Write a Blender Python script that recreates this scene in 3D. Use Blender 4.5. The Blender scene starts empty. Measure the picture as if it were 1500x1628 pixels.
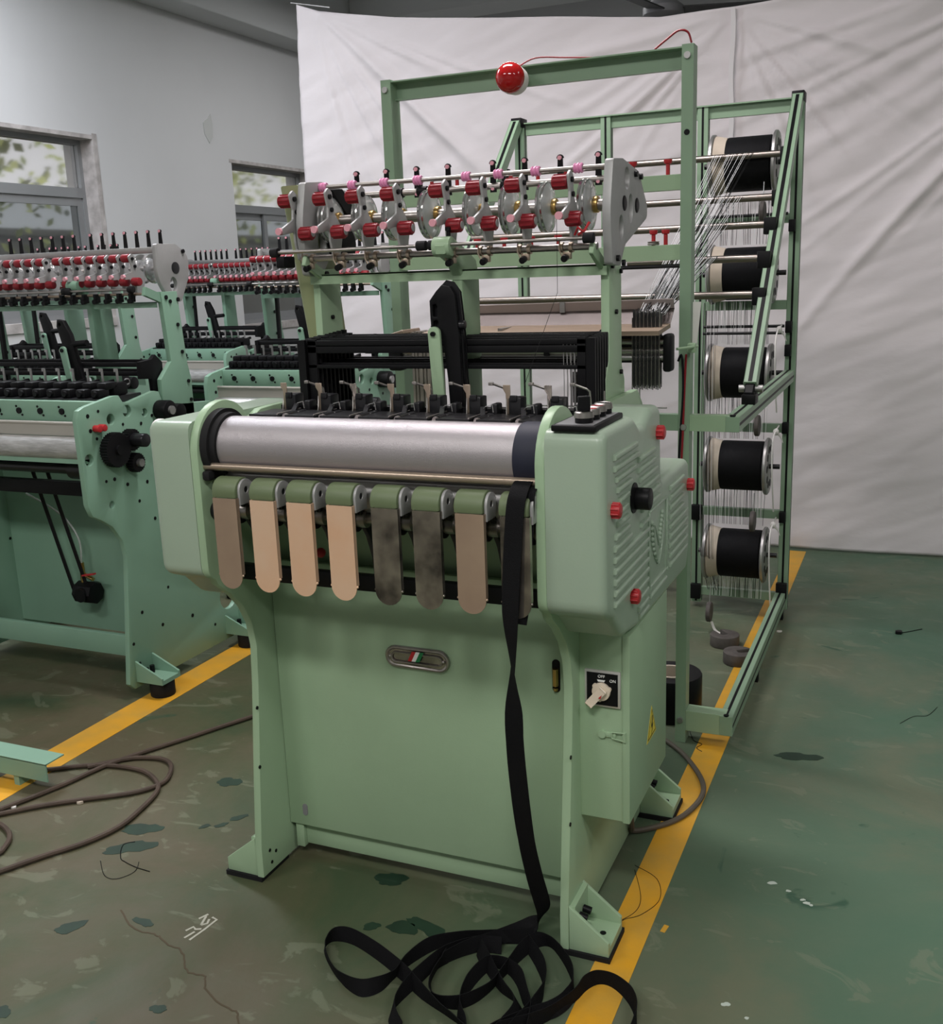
import bpy, bmesh, math, random
from mathutils import Vector, Matrix
PI = math.pi
rng = random.Random(7)
SC = bpy.context.scene
COL = SC.collection

# ------------------------------------------------------------------ camera
def set_camera():
    f, px, py, pz, rx, ry, rz = 1638.73, 1.416, -1.7674, 1.45, 0.2287, -0.0364, 0.4147
    cz, sz = math.cos(rz), math.sin(rz)
    fw = Vector((-sz, cz, 0)); r = Vector((cz, sz, 0)); u = Vector((0, 0, 1))
    c, s = math.cos(rx), math.sin(rx)
    f2 = c * fw - s * u; u2 = s * fw + c * u
    c, s = math.cos(ry), math.sin(ry)
    r3 = c * r + s * u2; u3 = -s * r + c * u2
    cd = bpy.data.cameras.new('camera'); cam = bpy.data.objects.new('camera', cd); COL.objects.link(cam)
    cd.sensor_fit = 'HORIZONTAL'; cd.sensor_width = 36.0; cd.lens = f / 1500 * 36.0
    cd.clip_start = 0.05; cd.clip_end = 200
    m = Matrix((r3, u3, -f2)).transposed().to_4x4(); m.translation = (px, py, pz)
    cam.matrix_world = m
    SC.camera = cam
set_camera()

# ------------------------------------------------------------------ world, lights, exposure
SC.view_settings.view_transform = 'Standard'
SC.view_settings.look = 'None'
SC.view_settings.gamma = 1.0
SC.view_settings.use_curve_mapping = False
SC.view_settings.exposure = -0.5
w = bpy.data.worlds.new('world'); SC.world = w; w.use_nodes = True
bg = w.node_tree.nodes['Background']
bg.inputs[0].default_value = (0.93, 0.95, 1.0, 1); bg.inputs[1].default_value = 1.0

def area(name, loc, sx, sy, power, col=(1, 1, 1), rot=(0, 0, 0)):
    l = bpy.data.lights.new(name, 'AREA'); l.shape = 'RECTANGLE'; l.size = sx; l.size_y = sy
    l.energy = power; l.color = col
    o = bpy.data.objects.new(name, l); COL.objects.link(o); o.location = loc; o.rotation_euler = rot
    return o
# fluorescent fittings under the ceiling of the hall
for loc, pw, col in (((1.2, -2.6, 3.5), 126, (1.0, 0.965, 0.94)), ((3.6, -1.6, 3.5), 62, (1.0, 0.97, 0.95)), ((-1.4, -2.2, 3.5), 66, (1.0, 0.97, 0.95)),
                     ((-0.1, 1.2, 3.5), 88, (1.0, 0.93, 0.94)), ((3.6, 1.2, 3.5), 24, (1.0, 0.97, 0.96)), ((-2.4, 1.9, 3.5), 95, (0.90, 0.94, 1.0)), ((-1.4, 5.4, 3.5), 55, (1, 1, 1))):
    area('ceiling_lamp', loc, 1.3, 0.4, pw, col)
sl = bpy.data.lights.new('sun', 'SUN'); sl.energy = 3.0; sl.angle = 0.02; sl.color = (1.0, 0.93, 0.8)
so = bpy.data.objects.new('sun', sl); COL.objects.link(so); so.rotation_euler = (0.25, math.radians(38), 0)

# ------------------------------------------------------------------ materials
MATS = {}
def mat(name, col, rough=0.5, metal=0.0, var=0.0, vscale=6.0, bump=0.0, bscale=120.0, spec=0.5, col2=None,
        trans=0.0, ior=1.45, emit=None, coat=0.0, stretch=None):
    m = bpy.data.materials.new(name); m.use_nodes = True
    nt = m.node_tree; b = nt.nodes['Principled BSDF']
    b.inputs['Base Color'].default_value = (*col, 1); b.inputs['Roughness'].default_value = rough
    b.inputs['Metallic'].default_value = metal; b.inputs['Specular IOR Level'].default_value = spec
    b.inputs['IOR'].default_value = ior
    if trans: b.inputs['Transmission Weight'].default_value = trans
    if coat: b.inputs['Coat Weight'].default_value = coat
    if emit: b.inputs['Emission Color'].default_value = (*emit[0], 1); b.inputs['Emission Strength'].default_value = emit[1]
    tc = nt.nodes.new('ShaderNodeTexCoord'); src = tc.outputs['Object']
    if stretch:
        mp = nt.nodes.new('ShaderNodeMapping'); mp.inputs['Scale'].default_value = stretch
        nt.links.new(src, mp.inputs[0]); src = mp.outputs[0]
    if var or col2:
        n = nt.nodes.new('ShaderNodeTexNoise'); n.inputs['Scale'].default_value = vscale; n.inputs['Detail'].default_value = 6
        nt.links.new(src, n.inputs['Vector'])
        rp = nt.nodes.new('ShaderNodeValToRGB'); e = rp.color_ramp.elements
        c2 = col2 or tuple(max(0, c * (1 - var)) for c in col)
        e[0].position = 0.35; e[1].position = 0.68
        e[0].color = (*c2, 1); e[1].color = (*col, 1)
        nt.links.new(n.outputs['Fac'], rp.inputs[0]); nt.links.new(rp.outputs[0], b.inputs['Base Color'])
    if bump:
        n2 = nt.nodes.new('ShaderNodeTexNoise'); n2.inputs['Scale'].default_value = bscale; n2.inputs['Detail'].default_value = 4
        nt.links.new(src, n2.inputs['Vector'])
        bp = nt.nodes.new('ShaderNodeBump'); bp.inputs['Strength'].default_value = bump; bp.inputs['Distance'].default_value = 0.002
        nt.links.new(n2.outputs['Fac'], bp.inputs['Height']); nt.links.new(bp.outputs[0], b.inputs['Normal'])
    MATS[name] = m
    return m
GREEN = mat('green_paint', (0.345, 0.485, 0.315), 0.38, var=0.08, vscale=3.0, bump=0.12, bscale=260)
GREENC = mat('green_cover_paint', (0.335, 0.425, 0.33), 0.32, var=0.05, vscale=4.0, bump=0.10, bscale=180)
GREENB = mat('green_background_paint', (0.225, 0.385, 0.285), 0.42, var=0.08, vscale=3.0)
GREENF = mat('green_creel_paint', (0.255, 0.375, 0.255), 0.4, var=0.08, vscale=4.0)
OLIVE = mat('olive_paint', (0.30, 0.335, 0.185), 0.4, var=0.1, vscale=3)
PADG = mat('green_rubber', (0.125, 0.165, 0.085), 0.5, bump=0.1)
BLACK = mat('black_plastic', (0.006, 0.006, 0.007), 0.45, spec=0.2)
BLACKM = mat('black_metal', (0.012, 0.012, 0.014), 0.3, spec=0.45)
RUBBER = mat('black_rubber', (0.012, 0.012, 0.013), 0.7, spec=0.25)
RODM = mat('creel_rod_steel', (0.30, 0.265, 0.24), 0.34, 1.0)
NAVY = mat('dark_blue_rubber', (0.012, 0.014, 0.03), 0.6)
STEEL = mat('polished_steel', (0.40, 0.375, 0.355), 0.36, 1.0)
CHROME = mat('chrome_rim', (0.66, 0.66, 0.65), 0.2, 1.0)
DULL = mat('dull_steel', (0.46, 0.455, 0.45), 0.42, 0.9, var=0.12, vscale=20)
CASTAL = mat('cast_aluminium', (0.38, 0.38, 0.38), 0.5, 0.35, var=0.06, vscale=12, bump=0.15)
ROLLER = mat('roller_coating', (0.40, 0.372, 0.388), 0.38, 0.6, bump=0.30, bscale=900)
WARM_REFL = mat('warm_reflection_steel', (0.95, 0.60, 0.40), 0.2, 0.42, col2=(0.95, 0.68, 0.50), vscale=7)  # plain steel; the warm surroundings it reflects are painted into the base colour
BROWN_REFL = mat('brown_reflection_steel', (0.58, 0.43, 0.32), 0.2, 0.55, col2=(0.46, 0.33, 0.25), vscale=6)  # darker brown reflections on the steel, put into its colour
TARN_REFL = mat('tarnish_and_reflection_steel', (0.62, 0.55, 0.49), 0.16, 0.85, col2=(0.11, 0.095, 0.09), vscale=13)  # tarnish, plus dark blotches painted in for mirrored surroundings
BRASS = mat('brass', (0.55, 0.36, 0.13), 0.3, 1.0)
TAN = mat('tan_steel', (0.40, 0.32, 0.25), 0.35, 0.7)
RED = mat('red_knob_plastic', (0.24, 0.016, 0.024), 0.36, spec=0.35)
REDB = mat('bright_red_plastic', (0.44, 0.022, 0.028), 0.38)
REDL = mat('red_lamp_dome', (0.46, 0.010, 0.012), 0.12, trans=0.2, coat=0.3)
PINK = mat('pink_ceramic', (0.72, 0.27, 0.48), 0.35)
PINKP = mat('pale_pink_ceramic', (0.72, 0.34, 0.40), 0.35)
ACRYL = mat('clear_acrylic', (0.80, 0.83, 0.82), 0.08, trans=0.62, ior=1.5, spec=0.9, coat=0.6)
WHITE = mat('white_plastic', (0.75, 0.73, 0.70), 0.4)
CREAM = mat('cream_plastic', (0.72, 0.62, 0.50), 0.4)
CARD = mat('cardboard_core', (0.58, 0.50, 0.41), 0.8, var=0.12, vscale=20)
WOOD = mat('wood_board', (0.33, 0.245, 0.18), 0.5, col2=(0.25, 0.19, 0.14), vscale=8, stretch=(1, 14, 14))
WOODG = mat('grey_board', (0.30, 0.265, 0.235), 0.6, col2=(0.20, 0.18, 0.165), vscale=10, stretch=(14, 14, 1))
SHEETM = mat('tray_sheet_metal', (0.115, 0.092, 0.086), 0.45, 0.3, var=0.25, vscale=9)
YARN = mat('black_yarn', (0.005, 0.005, 0.006), 0.6, spec=0.15, bump=0.7, bscale=60, stretch=(14, 1, 1))
YARNW = mat('white_yarn', (0.72, 0.72, 0.74), 0.6)
WEB = mat('black_webbing', (0.008, 0.008, 0.009), 0.8, spec=0.12, bump=0.6, bscale=500)
YELLOW = mat('yellow_sticker', (0.80, 0.62, 0.05), 0.4)
TAPEY = mat('yellow_floor_paint', (0.76, 0.365, 0.014), 0.5, col2=(0.58, 0.33, 0.05), vscale=7, bump=0.2)
CABLE = mat('brown_cable', (0.085, 0.058, 0.042), 0.7, var=0.3, vscale=12)
CABLEG = mat('grey_cable', (0.10, 0.083, 0.062), 0.6)
IRON = mat('cast_iron', (0.10, 0.087, 0.08), 0.65, var=0.3, vscale=25, bump=0.4)
ROPE = mat('white_cord', (0.72, 0.70, 0.68), 0.8)
GREYP = mat('grey_panel', (0.22, 0.22, 0.23), 0.4)
FRAMEAL = mat('window_aluminium', (0.36, 0.37, 0.38), 0.4, 0.5)
REDG = mat('green_lens', (0.02, 0.20, 0.07), 0.2)
FILM = mat('wrapped_film', (0.56, 0.56, 0.55), 0.28, 0.55, col2=(0.36, 0.36, 0.35), vscale=22, bump=0.9, bscale=60, stretch=(0.6, 3, 3))
PASTE = mat('white_print', (0.85, 0.85, 0.83), 0.5)

# ------------------------------------------------------------------ geometry helpers
def arc(cx, cy, r, a0, a1, n):
    return [(cx + r * math.cos(a0 + (a1 - a0) * i / n), cy + r * math.sin(a0 + (a1 - a0) * i / n)) for i in range(n + 1)]
def fillet(pts, r, n=4):
    """round the corners of a polygon; r a number or a list per corner"""
    out = []; N = len(pts)
    for i in range(N):
        p = Vector(pts[i]); a = Vector(pts[i - 1]); b = Vector(pts[(i + 1) % N])
        rr = r[i] if isinstance(r, (list, tuple)) else r
        da = (a - p); db = (b - p); la, lb = da.length, db.length
        if rr <= 0 or la < 1e-6 or lb < 1e-6: out.append(tuple(p)); continue
        da /= la; db /= lb
        ang = da.angle(db); t = min(rr / math.tan(ang / 2), la * 0.48, lb * 0.48)
        p0 = p + da * t; p1 = p + db * t
        for k in range(n + 1):
            s = k / n
            q = (1 - s) ** 2 * p0 + 2 * s * (1 - s) * p + s * s * p1
            out.append(tuple(q))
    return out
def circ(cx, cy, r, n=16): return [(cx + r * math.cos(2 * PI * i / n), cy + r * math.sin(2 * PI * i / n)) for i in range(n)]
AX = {'x': lambda a, b, t: (t, a, b), 'y': lambda a, b, t: (a, t, b), 'z': lambda a, b, t: (a, b, t)}

class G:
    def __init__(s): s.bm = bmesh.new()
    def _merge(s, tmp):
        me = bpy.data.meshes.new('tmp'); tmp.to_mesh(me); tmp.free(); s.bm.from_mesh(me); bpy.data.meshes.remove(me)
        return s
    def box(s, x0, x1, y0, y1, z0, z1, bev=0, seg=2):
        t = bmesh.new(); bmesh.ops.create_cube(t, size=1)
        for v in t.verts:
            v.co = Vector(((x0 + x1) / 2 + v.co.x * (x1 - x0), (y0 + y1) / 2 + v.co.y * (y1 - y0), (z0 + z1) / 2 + v.co.z * (z1 - z0)))
        if bev: bmesh.ops.bevel(t, geom=list(t.edges), offset=bev, segments=seg, affect='EDGES', profile=0.5)
        return s._merge(t)
    def bar(s, a, b, wx, wz, up=(0, 0, 1), bev=0):
        """box section from a to b; wx across, wz along 'up'"""
        a, b = Vector(a), Vector(b); d = (b - a).normalized(); u = Vector(up)
        side = d.cross(u).normalized(); u = side.cross(d).normalized()
        t = bmesh.new(); bmesh.ops.create_cube(t, size=1); L = (b - a).length; c = (a + b) / 2
        for v in t.verts: v.co = c + side * (v.co.x * wx) + d * (v.co.y * L) + u * (v.co.z * wz)
        if bev: bmesh.ops.bevel(t, geom=list(t.edges), offset=bev, segments=1, affect='EDGES')
        bmesh.ops.recalc_face_normals(t, faces=t.faces)
        return s._merge(t)
    def cyl(s, a, b, r, r2=None, n=16, bev=0):
        a, b = Vector(a), Vector(b); r2 = r if r2 is None else r2
        L = (b - a).length
        t = bmesh.new(); bmesh.ops.create_cone(t, cap_ends=True, segments=n, radius1=r, radius2=r2, depth=L)
        if bev:
            ed = [e for e in t.edges if abs(e.verts[0].co.z - e.verts[1].co.z) < 1e-6]
            bmesh.ops.bevel(t, geom=ed, offset=bev, segments=2, affect='EDGES', profile=0.5)
        q = Vector((0, 0, 1)).rotation_difference((b - a).normalized()).to_matrix().to_4x4()
        t.transform(Matrix.Translation((a + b) / 2) @ q)
        return s._merge(t)
    def ball(s, c, r, seg=16, sc=(1, 1, 1)):
        t = bmesh.new(); bmesh.ops.create_uvsphere(t, u_segments=seg, v_segments=max(6, seg // 2), radius=r)
        for v in t.verts: v.co = Vector((v.co.x * sc[0] + c[0], v.co.y * sc[1] + c[1], v.co.z * sc[2] + c[2]))
        return s._merge(t)
    def prism(s, pts, axis, a, b, holes=(), bev=0, seg=2, side='both'):
        t = bmesh.new(); f = AX[axis]; edges = []
        for loop in [pts] + list(holes):
            vs = [t.verts.new(f(p[0], p[1], a)) for p in loop]
            for i in range(len(vs)): edges.append(t.edges.new((vs[i], vs[(i + 1) % len(vs)])))
        if holes: bmesh.ops.triangle_fill(t, edges=edges, use_beauty=True, use_dissolve=False)
        else: t.faces.new(list(t.verts))
        r = bmesh.ops.extrude_face_region(t, geom=list(t.faces))
        d = Vector(f(0, 0, b - a))
        for v in r['geom']:
            if isinstance(v, bmesh.types.BMVert): v.co += d
        bmesh.ops.recalc_face_normals(t, faces=t.faces)
        if bev:
            i = 'xyz'.index(axis); ed = []
            for e in t.edges:
                if len(e.link_faces) == 2 and e.calc_face_angle(0) > 1.2:
                    q = [v.co[i] for v in e.verts]
                    if abs(q[0] - q[1]) < 1e-7 and (side == 'both' or abs(q[0] - (b if side == 'b' else a)) < 1e-6): ed.append(e)
            bmesh.ops.bevel(t, geom=ed, offset=bev, segments=seg, affect='EDGES', profile=0.5)
        return s._merge(t)
    def lathe(s, prof, o, axis='x', n=24, caps=True):
        """prof [(t, r)] turned round the axis through o"""
        t = bmesh.new(); rings = []; o = Vector(o)
        for (tt, r) in prof:
            ring = []
            for k in range(n):
                c, q = r * math.cos(2 * PI * k / n), r * math.sin(2 * PI * k / n)
                ring.append(t.verts.new(o + Vector({'x': (tt, c, q), 'y': (c, tt, q), 'z': (c, q, tt)}[axis])))
            rings.append(ring)
        for i in range(len(rings) - 1):
            for k in range(n): t.faces.new((rings[i][k], rings[i][(k + 1) % n], rings[i + 1][(k + 1) % n], rings[i + 1][k]))
        for ring in (rings[0], rings[-1]) if caps else ():
            try: t.faces.new(ring)
            except ValueError: pass
        bmesh.ops.recalc_face_normals(t, faces=t.faces)
        return s._merge(t)
    def tube(s, pts, r, n=8, closed=False, flat=None):
        P = [Vector(p) for p in pts]; N = len(P); t = bmesh.new(); rings = []; nrm = None
        for i in range(N):
            if closed: d = (P[(i + 1) % N] - P[i - 1])
            else: d = (P[min(i + 1, N - 1)] - P[max(i - 1, 0)])
            d.normalize()
            if nrm is None: nrm = d.orthogonal().normalized()
            else: nrm = (nrm - d * nrm.dot(d)).normalized()
            bi = d.cross(nrm)
            rr = r[i] if isinstance(r, (list, tuple)) else r
            rings.append([t.verts.new(P[i] + (nrm * math.cos(2 * PI * k / n) + bi * math.sin(2 * PI * k / n)) * rr) for k in range(n)])
        M = N if closed else N - 1
        for i in range(M):
            a, b = rings[i], rings[(i + 1) % N]
            for k in range(n): t.faces.new((a[k], a[(k + 1) % n], b[(k + 1) % n], b[k]))
        if not closed: t.faces.new(rings[0][::-1]); t.faces.new(rings[-1])
        bmesh.ops.recalc_face_normals(t, faces=t.faces)
        return s._merge(t)
    def ribbon(s, pts, wdirs, wid, th=0.0016):
        t = bmesh.new(); rows = []; P = [Vector(p) for p in pts]; N = len(P)
        for i in range(N):
            d = (P[min(i + 1, N - 1)] - P[max(i - 1, 0)]).normalized(); wv = Vector(wdirs[i]); wv = (wv - d * wv.dot(d)).normalized()
            nv = d.cross(wv) * (th / 2); h = wv * (wid / 2)
            rows.append([t.verts.new(P[i] + h + nv), t.verts.new(P[i] - h + nv), t.verts.new(P[i] - h - nv), t.verts.new(P[i] + h - nv)])
        for i in range(N - 1):
            for k in range(4): t.faces.new((rows[i][k], rows[i][(k + 1) % 4], rows[i + 1][(k + 1) % 4], rows[i + 1][k]))
        t.faces.new(rows[0][::-1]); t.faces.new(rows[-1])
        bmesh.ops.recalc_face_normals(t, faces=t.faces)
        return s._merge(t)
    def poly(s, pts, z0, z1): return s.prism(pts, 'z', z0, z1)
    def mesh(s, name, m, smooth=38):
        me = bpy.data.meshes.new(name); s.bm.to_mesh(me); s.bm.free()
        if smooth:
            me.shade_smooth(); me.set_sharp_from_angle(angle=math.radians(smooth))
        me.materials.append(m)
        return me

def smoothpath(pts, k=6, closed=False):
    P = [Vector(p) for p in pts]; N = len(P); out = []
    for i in range(N if closed else N - 1):
        if closed: p0, p1, p2, p3 = P[i - 1], P[i], P[(i + 1) % N], P[(i + 2) % N]
        else: p0, p1, p2, p3 = P[max(i - 1, 0)], P[i], P[i + 1], P[min(i + 2, N - 1)]
        for j in range(k):
            t = j / k
            out.append(0.5 * ((2 * p1) + (p2 - p0) * t + (2 * p0 - 5 * p1 + 4 * p2 - p3) * t * t + (3 * p1 - p0 - 3 * p2 + p3) * t ** 3))
    if not closed: out.append(P[-1])
    return out

WP = {}
def obj(name, g, m=None, parent=None, at=(0, 0, 0), smooth=38):
    """one mesh object; g is a G or a ready mesh; 'at' is the world position of the mesh origin"""
    me = g if isinstance(g, bpy.types.Mesh) else g.mesh(name, m, smooth)
    o = bpy.data.objects.new(name, me); COL.objects.link(o)
    wpos = Vector(at); WP[o] = wpos
    if parent: o.parent = parent; o.location = wpos - WP[parent]
    else: o.location = wpos
    return o
def tag(o, label=None, cat=None, group=None, kind=None):
    if label: o['label'] = label
    if cat: o['category'] = cat
    if group: o['group'] = group
    if kind: o['kind'] = kind
    return o
def thing(name, loc, label, cat, group=None):
    o = bpy.data.objects.new(name, None); COL.objects.link(o); o.location = loc; WP[o] = Vector(loc)
    o.empty_display_size = 0.1
    return tag(o, label, cat, group)
def copy_tree(o, parent=None):
    c = o.copy(); COL.objects.link(c); c.parent = parent
    for ch in list(o.children): copy_tree(ch, c)
    return c
def text_mesh(body, size, depth, m):
    cu = bpy.data.curves.new('lettering', 'FONT'); cu.body = body; cu.size = size; cu.extrude = depth; cu.align_x = 'CENTER'; cu.align_y = 'CENTER'
    o = bpy.data.objects.new('lettering', cu); COL.objects.link(o)
    dg = bpy.context.evaluated_depsgraph_get(); dg.update()
    me = bpy.data.meshes.new_from_object(o.evaluated_get(dg))
    bpy.data.objects.remove(o); bpy.data.curves.remove(cu)
    me.transform(Matrix.Rotation(PI / 2, 4, 'X'))
    me.materials.clear(); me.materials.append(m)
    return me
def bolt(g, c, d, r=0.007, h=0.006, n=6):
    c = Vector(c); g.cyl(c, c + Vector(d) * h, r, n=n)

# ------------------------------------------------------------------ SETTING
def floor_material():
    m = bpy.data.materials.new('worn_green_floor'); m.use_nodes = True; nt = m.node_tree; b = nt.nodes['Principled BSDF']
    N = nt.nodes.new; L = nt.links.new
    tc = N('ShaderNodeTexCoord')
    def noise(scale, det=6, rough=0.6, dist=0.0, st=None):
        n = N('ShaderNodeTexNoise'); n.inputs['Scale'].default_value = scale; n.inputs['Detail'].default_value = det
        n.inputs['Roughness'].default_value = rough; n.inputs['Distortion'].default_value = dist
        if st:
            mp = N('ShaderNodeMapping'); mp.inputs['Scale'].default_value = st; mp.inputs['Rotation'].default_value = (0, 0, 0.5)
            L(tc.outputs['Object'], mp.inputs[0]); L(mp.outputs[0], n.inputs['Vector'])
        else: L(tc.outputs['Object'], n.inputs['Vector'])
        return n.outputs['Fac']
    def ramp(f, stops):
        r = N('ShaderNodeValToRGB'); e = r.color_ramp.elements
        while len(e) < len(stops): e.new(0.5)
        for i, (p, c) in enumerate(stops): e[i].position = p; e[i].color = (*c, 1)
        L(f, r.inputs[0]); return r.outputs[0]
    def mix(f, a, bb):
        x = N('ShaderNodeMix'); x.data_type = 'RGBA'
        if isinstance(f, float): x.inputs[0].default_value = f
        else: L(f, x.inputs[0])
        L(a, x.inputs[6]); L(bb, x.inputs[7]); return x.outputs[2]
    # epoxy: bluish green on the walkway (x > 0.9), dulled olive brown where the looms stand
    sep = N('ShaderNodeSeparateXYZ'); L(tc.outputs['Object'], sep.inputs[0])
    mr = N('ShaderNodeMapRange'); mr.inputs[1].default_value = 0.2; mr.inputs[2].default_value = 1.35; L(sep.outputs[0], mr.inputs[0])
    left = ramp(noise(1.7, 8, 0.65, 0.6), [(0.30, (0.040, 0.074, 0.036)), (0.46, (0.076, 0.084, 0.043)), (0.60, (0.104, 0.090, 0.054)), (0.8, (0.084, 0.098, 0.052))])
    right = ramp(noise(1.5, 8, 0.62, 0.5), [(0.28, (0.072, 0.148, 0.096)), (0.48, (0.094, 0.158, 0.103)), (0.64, (0.150, 0.170, 0.110)), (0.8, (0.120, 0.156, 0.097))])
    base = mix(mr.outputs[0], left, right)
    patch = ramp(noise(5.5, 5, 0.55, 1.2, (1, 1.8, 1)), [(0.60, (0, 0, 0)), (0.64, (1, 1, 1))])
    worn = N('ShaderNodeRGB'); worn.outputs[0].default_value = (0.215, 0.230, 0.160, 1)
    sc = N('ShaderNodeMath'); sc.operation = 'MULTIPLY'; sc.inputs[1].default_value = 0.55; L(patch, sc.inputs[0]); sc.inputs[1].default_value = 0.32
    base = mix(sc.outputs[0], base, worn.outputs[0])
    dk = ramp(noise(4.1, 4, 0.5, 1.6), [(0.27, (1, 1, 1)), (0.31, (0, 0, 0))])
    dg = N('ShaderNodeRGB'); dg.outputs[0].default_value = (0.022, 0.075, 0.045, 1)
    sc2 = N('ShaderNodeMath'); sc2.operation = 'MULTIPLY'; sc2.inputs[1].default_value = 0.7; L(dk, sc2.inputs[0])
    base = mix(sc2.outputs[0], base, dg.outputs[0])
    speck = ramp(noise(46, 3, 0.7), [(0.735, (0, 0, 0)), (0.765, (1, 1, 1))])
    lt = N('ShaderNodeRGB'); lt.outputs[0].default_value = (0.27, 0.27, 0.21, 1)
    sc3 = N('ShaderNodeMath'); sc3.operation = 'MULTIPLY'; sc3.inputs[1].default_value = 0.5; L(speck, sc3.inputs[0])
    base = mix(sc3.outputs[0], base, lt.outputs[0])
    L(base, b.inputs['Base Color'])
    r = ramp(noise(3.5, 6), [(0.3, (0.42,) * 3), (0.7, (0.7,) * 3)]); L(r, b.inputs['Roughness'])
    b.inputs['Specular IOR Level'].default_value = 0.35
    bp = N('ShaderNodeBump'); bp.inputs['Strength'].default_value = 0.25; bp.inputs['Distance'].default_value = 0.003
    L(noise(30, 8), bp.inputs['Height']); L(bp.outputs[0], b.inputs['Normal'])
    return m
FLOORM = floor_material()
WALLM = mat('plaster_wall', (0.70, 0.70, 0.71), 0.85, var=0.06, vscale=1.2, bump=0.2, bscale=18)
CEILM = mat('ceiling_plaster', (0.62, 0.63, 0.635), 0.9, var=0.05, vscale=1.0)
g = G(); g.box(-3.75, 7.0, -6.0, 8.3, -0.12, 0.0)
FLOOR = tag(obj('floor', g, FLOORM, smooth=0), kind='structure')
WX = -3.5
W1 = (2.05, 3.64, 1.24, 2.36); W2 = (5.10, 6.22, 1.10, 2.33)
g = G(); g.prism([(-6, 0), (8.3, 0), (8.3, 4.0), (-6, 4.0)], 'x', WX - 0.25, WX,
                 holes=[[(a, c), (b, c), (b, d), (a, d)] for a, b, c, d in (W1, W2)])
tag(obj('wall_left', g, WALLM, smooth=0), kind='structure')
g = G(); g.box(WX, 7.0, 8.0, 8.3, 0, 4.0); tag(obj('wall_back', g, WALLM, smooth=0), kind='structure')
g = G(); g.box(7.0, 7.2, -6.0, 8.3, 0, 4.0); tag(obj('wall_right', g, WALLM, smooth=0), kind='structure')
g = G(); g.box(-3.75, 7.2, -6.2, -6.0, 0, 4.0); tag(obj('wall_front', g, WALLM, smooth=0), kind='structure')
g = G(); g.box(-3.75, 7.0, -6.0, 8.3, 3.95, 4.15); tag(obj('ceiling', g, CEILM, smooth=0), kind='structure')
g = G(); g.box(WX, WX + 0.26, -6, 8.0, 3.27, 3.95, 0.008); tag(obj('trim_1', g, CEILM, smooth=0), kind='structure')
g = G(); g.box(WX + 0.26, 7.0, 6.6, 6.95, 3.55, 3.95, 0.008); tag(obj('trim_2', g, CEILM, smooth=0), kind='structure')
PLAST = mat('rough_reveal_plaster', (0.62, 0.58, 0.57), 0.9, col2=(0.40, 0.37, 0.36), vscale=14, bump=0.6, bscale=40)
PANE = mat('dusty_window_glass', (0.42, 0.44, 0.44), 0.06, trans=0.9, ior=1.3, spec=0.5)
FROST = mat('frosted_window_glass', (0.92, 0.90, 0.88), 0.12, trans=0.9, ior=1.1)
def window(name, a, b, c, d):
    x = WX - 0.13
    g = G(); s = 0.035
    g.box(x - .03, x + .03, a, b, d - s, d); g.box(x - .03, x + .03, a, b, c, c + s)
    g.box(x - .03, x + .03, a, a + s, c + s, d - s); g.box(x - .03, x + .03, b - s, b, c + s, d - s)
    tz = d - 0.30
    g.box(x - .035, x + .035, a + s, b - s, tz - .06, tz)
    wo = obj(name, g, FRAMEAL, smooth=0); tag(wo, kind='structure')
    mid = (a + b) / 2
    for y0, y1, xo in ((a + s, mid + .03, x - .012), (mid - .03, b - s, x + .012)):
        g = G(); z0, z1 = c + s, tz - .06
        g.box(xo - .01, xo + .01, y0, y0 + .045, z0, z1); g.box(xo - .01, xo + .01, y1 - .045, y1, z0, z1)
        g.box(xo - .01, xo + .01, y0 + .045, y1 - .045, z0, z0 + .05); g.box(xo - .01, xo + .01, y0 + .045, y1 - .045, z1 - .05, z1)
        sa = obj('sash', g, FRAMEAL, wo, smooth=0)
        g = G(); g.box(xo - .003, xo + .003, y0 + .045, y1 - .045, z0 + .05, z1 - .05); obj('pane', g, PANE, sa, smooth=0)
    g = G(); g.box(x - .003, x + .003, a + s, b - s, tz, d - s); obj('transom_pane', g, FROST, wo, smooth=0)
    g = G(); g.box(WX - .10, WX + .004, b - .005, b + .035, c - .03, d + .03); g.box(WX - .10, WX + .003, a - .03, b - .005, d - .005, d + .02)
    g.box(WX - .10, WX + .012, a - .03, b + .035, c - .05, c + .005)
    obj('reveal', g, PLAST, wo, smooth=0)
    return wo
window('window_1', *W1); window('window_2', *W2)
# a loose plaster patch and drip stains on the wall
g = G(); g.poly([(0.0, 0.06), (0.045, 0.10), (0.06, 0.03), (0.05, -0.06), (0.01, -0.11), (-0.04, -0.05), (-0.05, 0.03)], 0, 0.006)
g.bm.transform(Matrix.Translation((WX, 4.84, 2.55)) @ Matrix.Rotation(PI / 2, 4, 'Y') @ Matrix.Rotation(PI / 2, 4, 'Z'))
obj('plaster_patch', g, mat('bare_plaster', (0.60, 0.61, 0.60), 0.9), bpy.data.objects['wall_left'])

# yellow floor lines
g = G(); g.box(0.847, 0.932, -1.6, 3.55, 0.0, 0.0012)
tag(obj('floor_line', g, TAPEY, smooth=0), 'yellow painted floor line running under the creel to the white sheet', 'floor line', 'yellow floor lines')
g = G(); g.box(-1.09, -0.968, -1.6, 3.55, 0.0, 0.0012)
tag(obj('floor_line', g, TAPEY, smooth=0), 'yellow painted floor line under the feet of the left loom', 'floor line', 'yellow floor lines')
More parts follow.
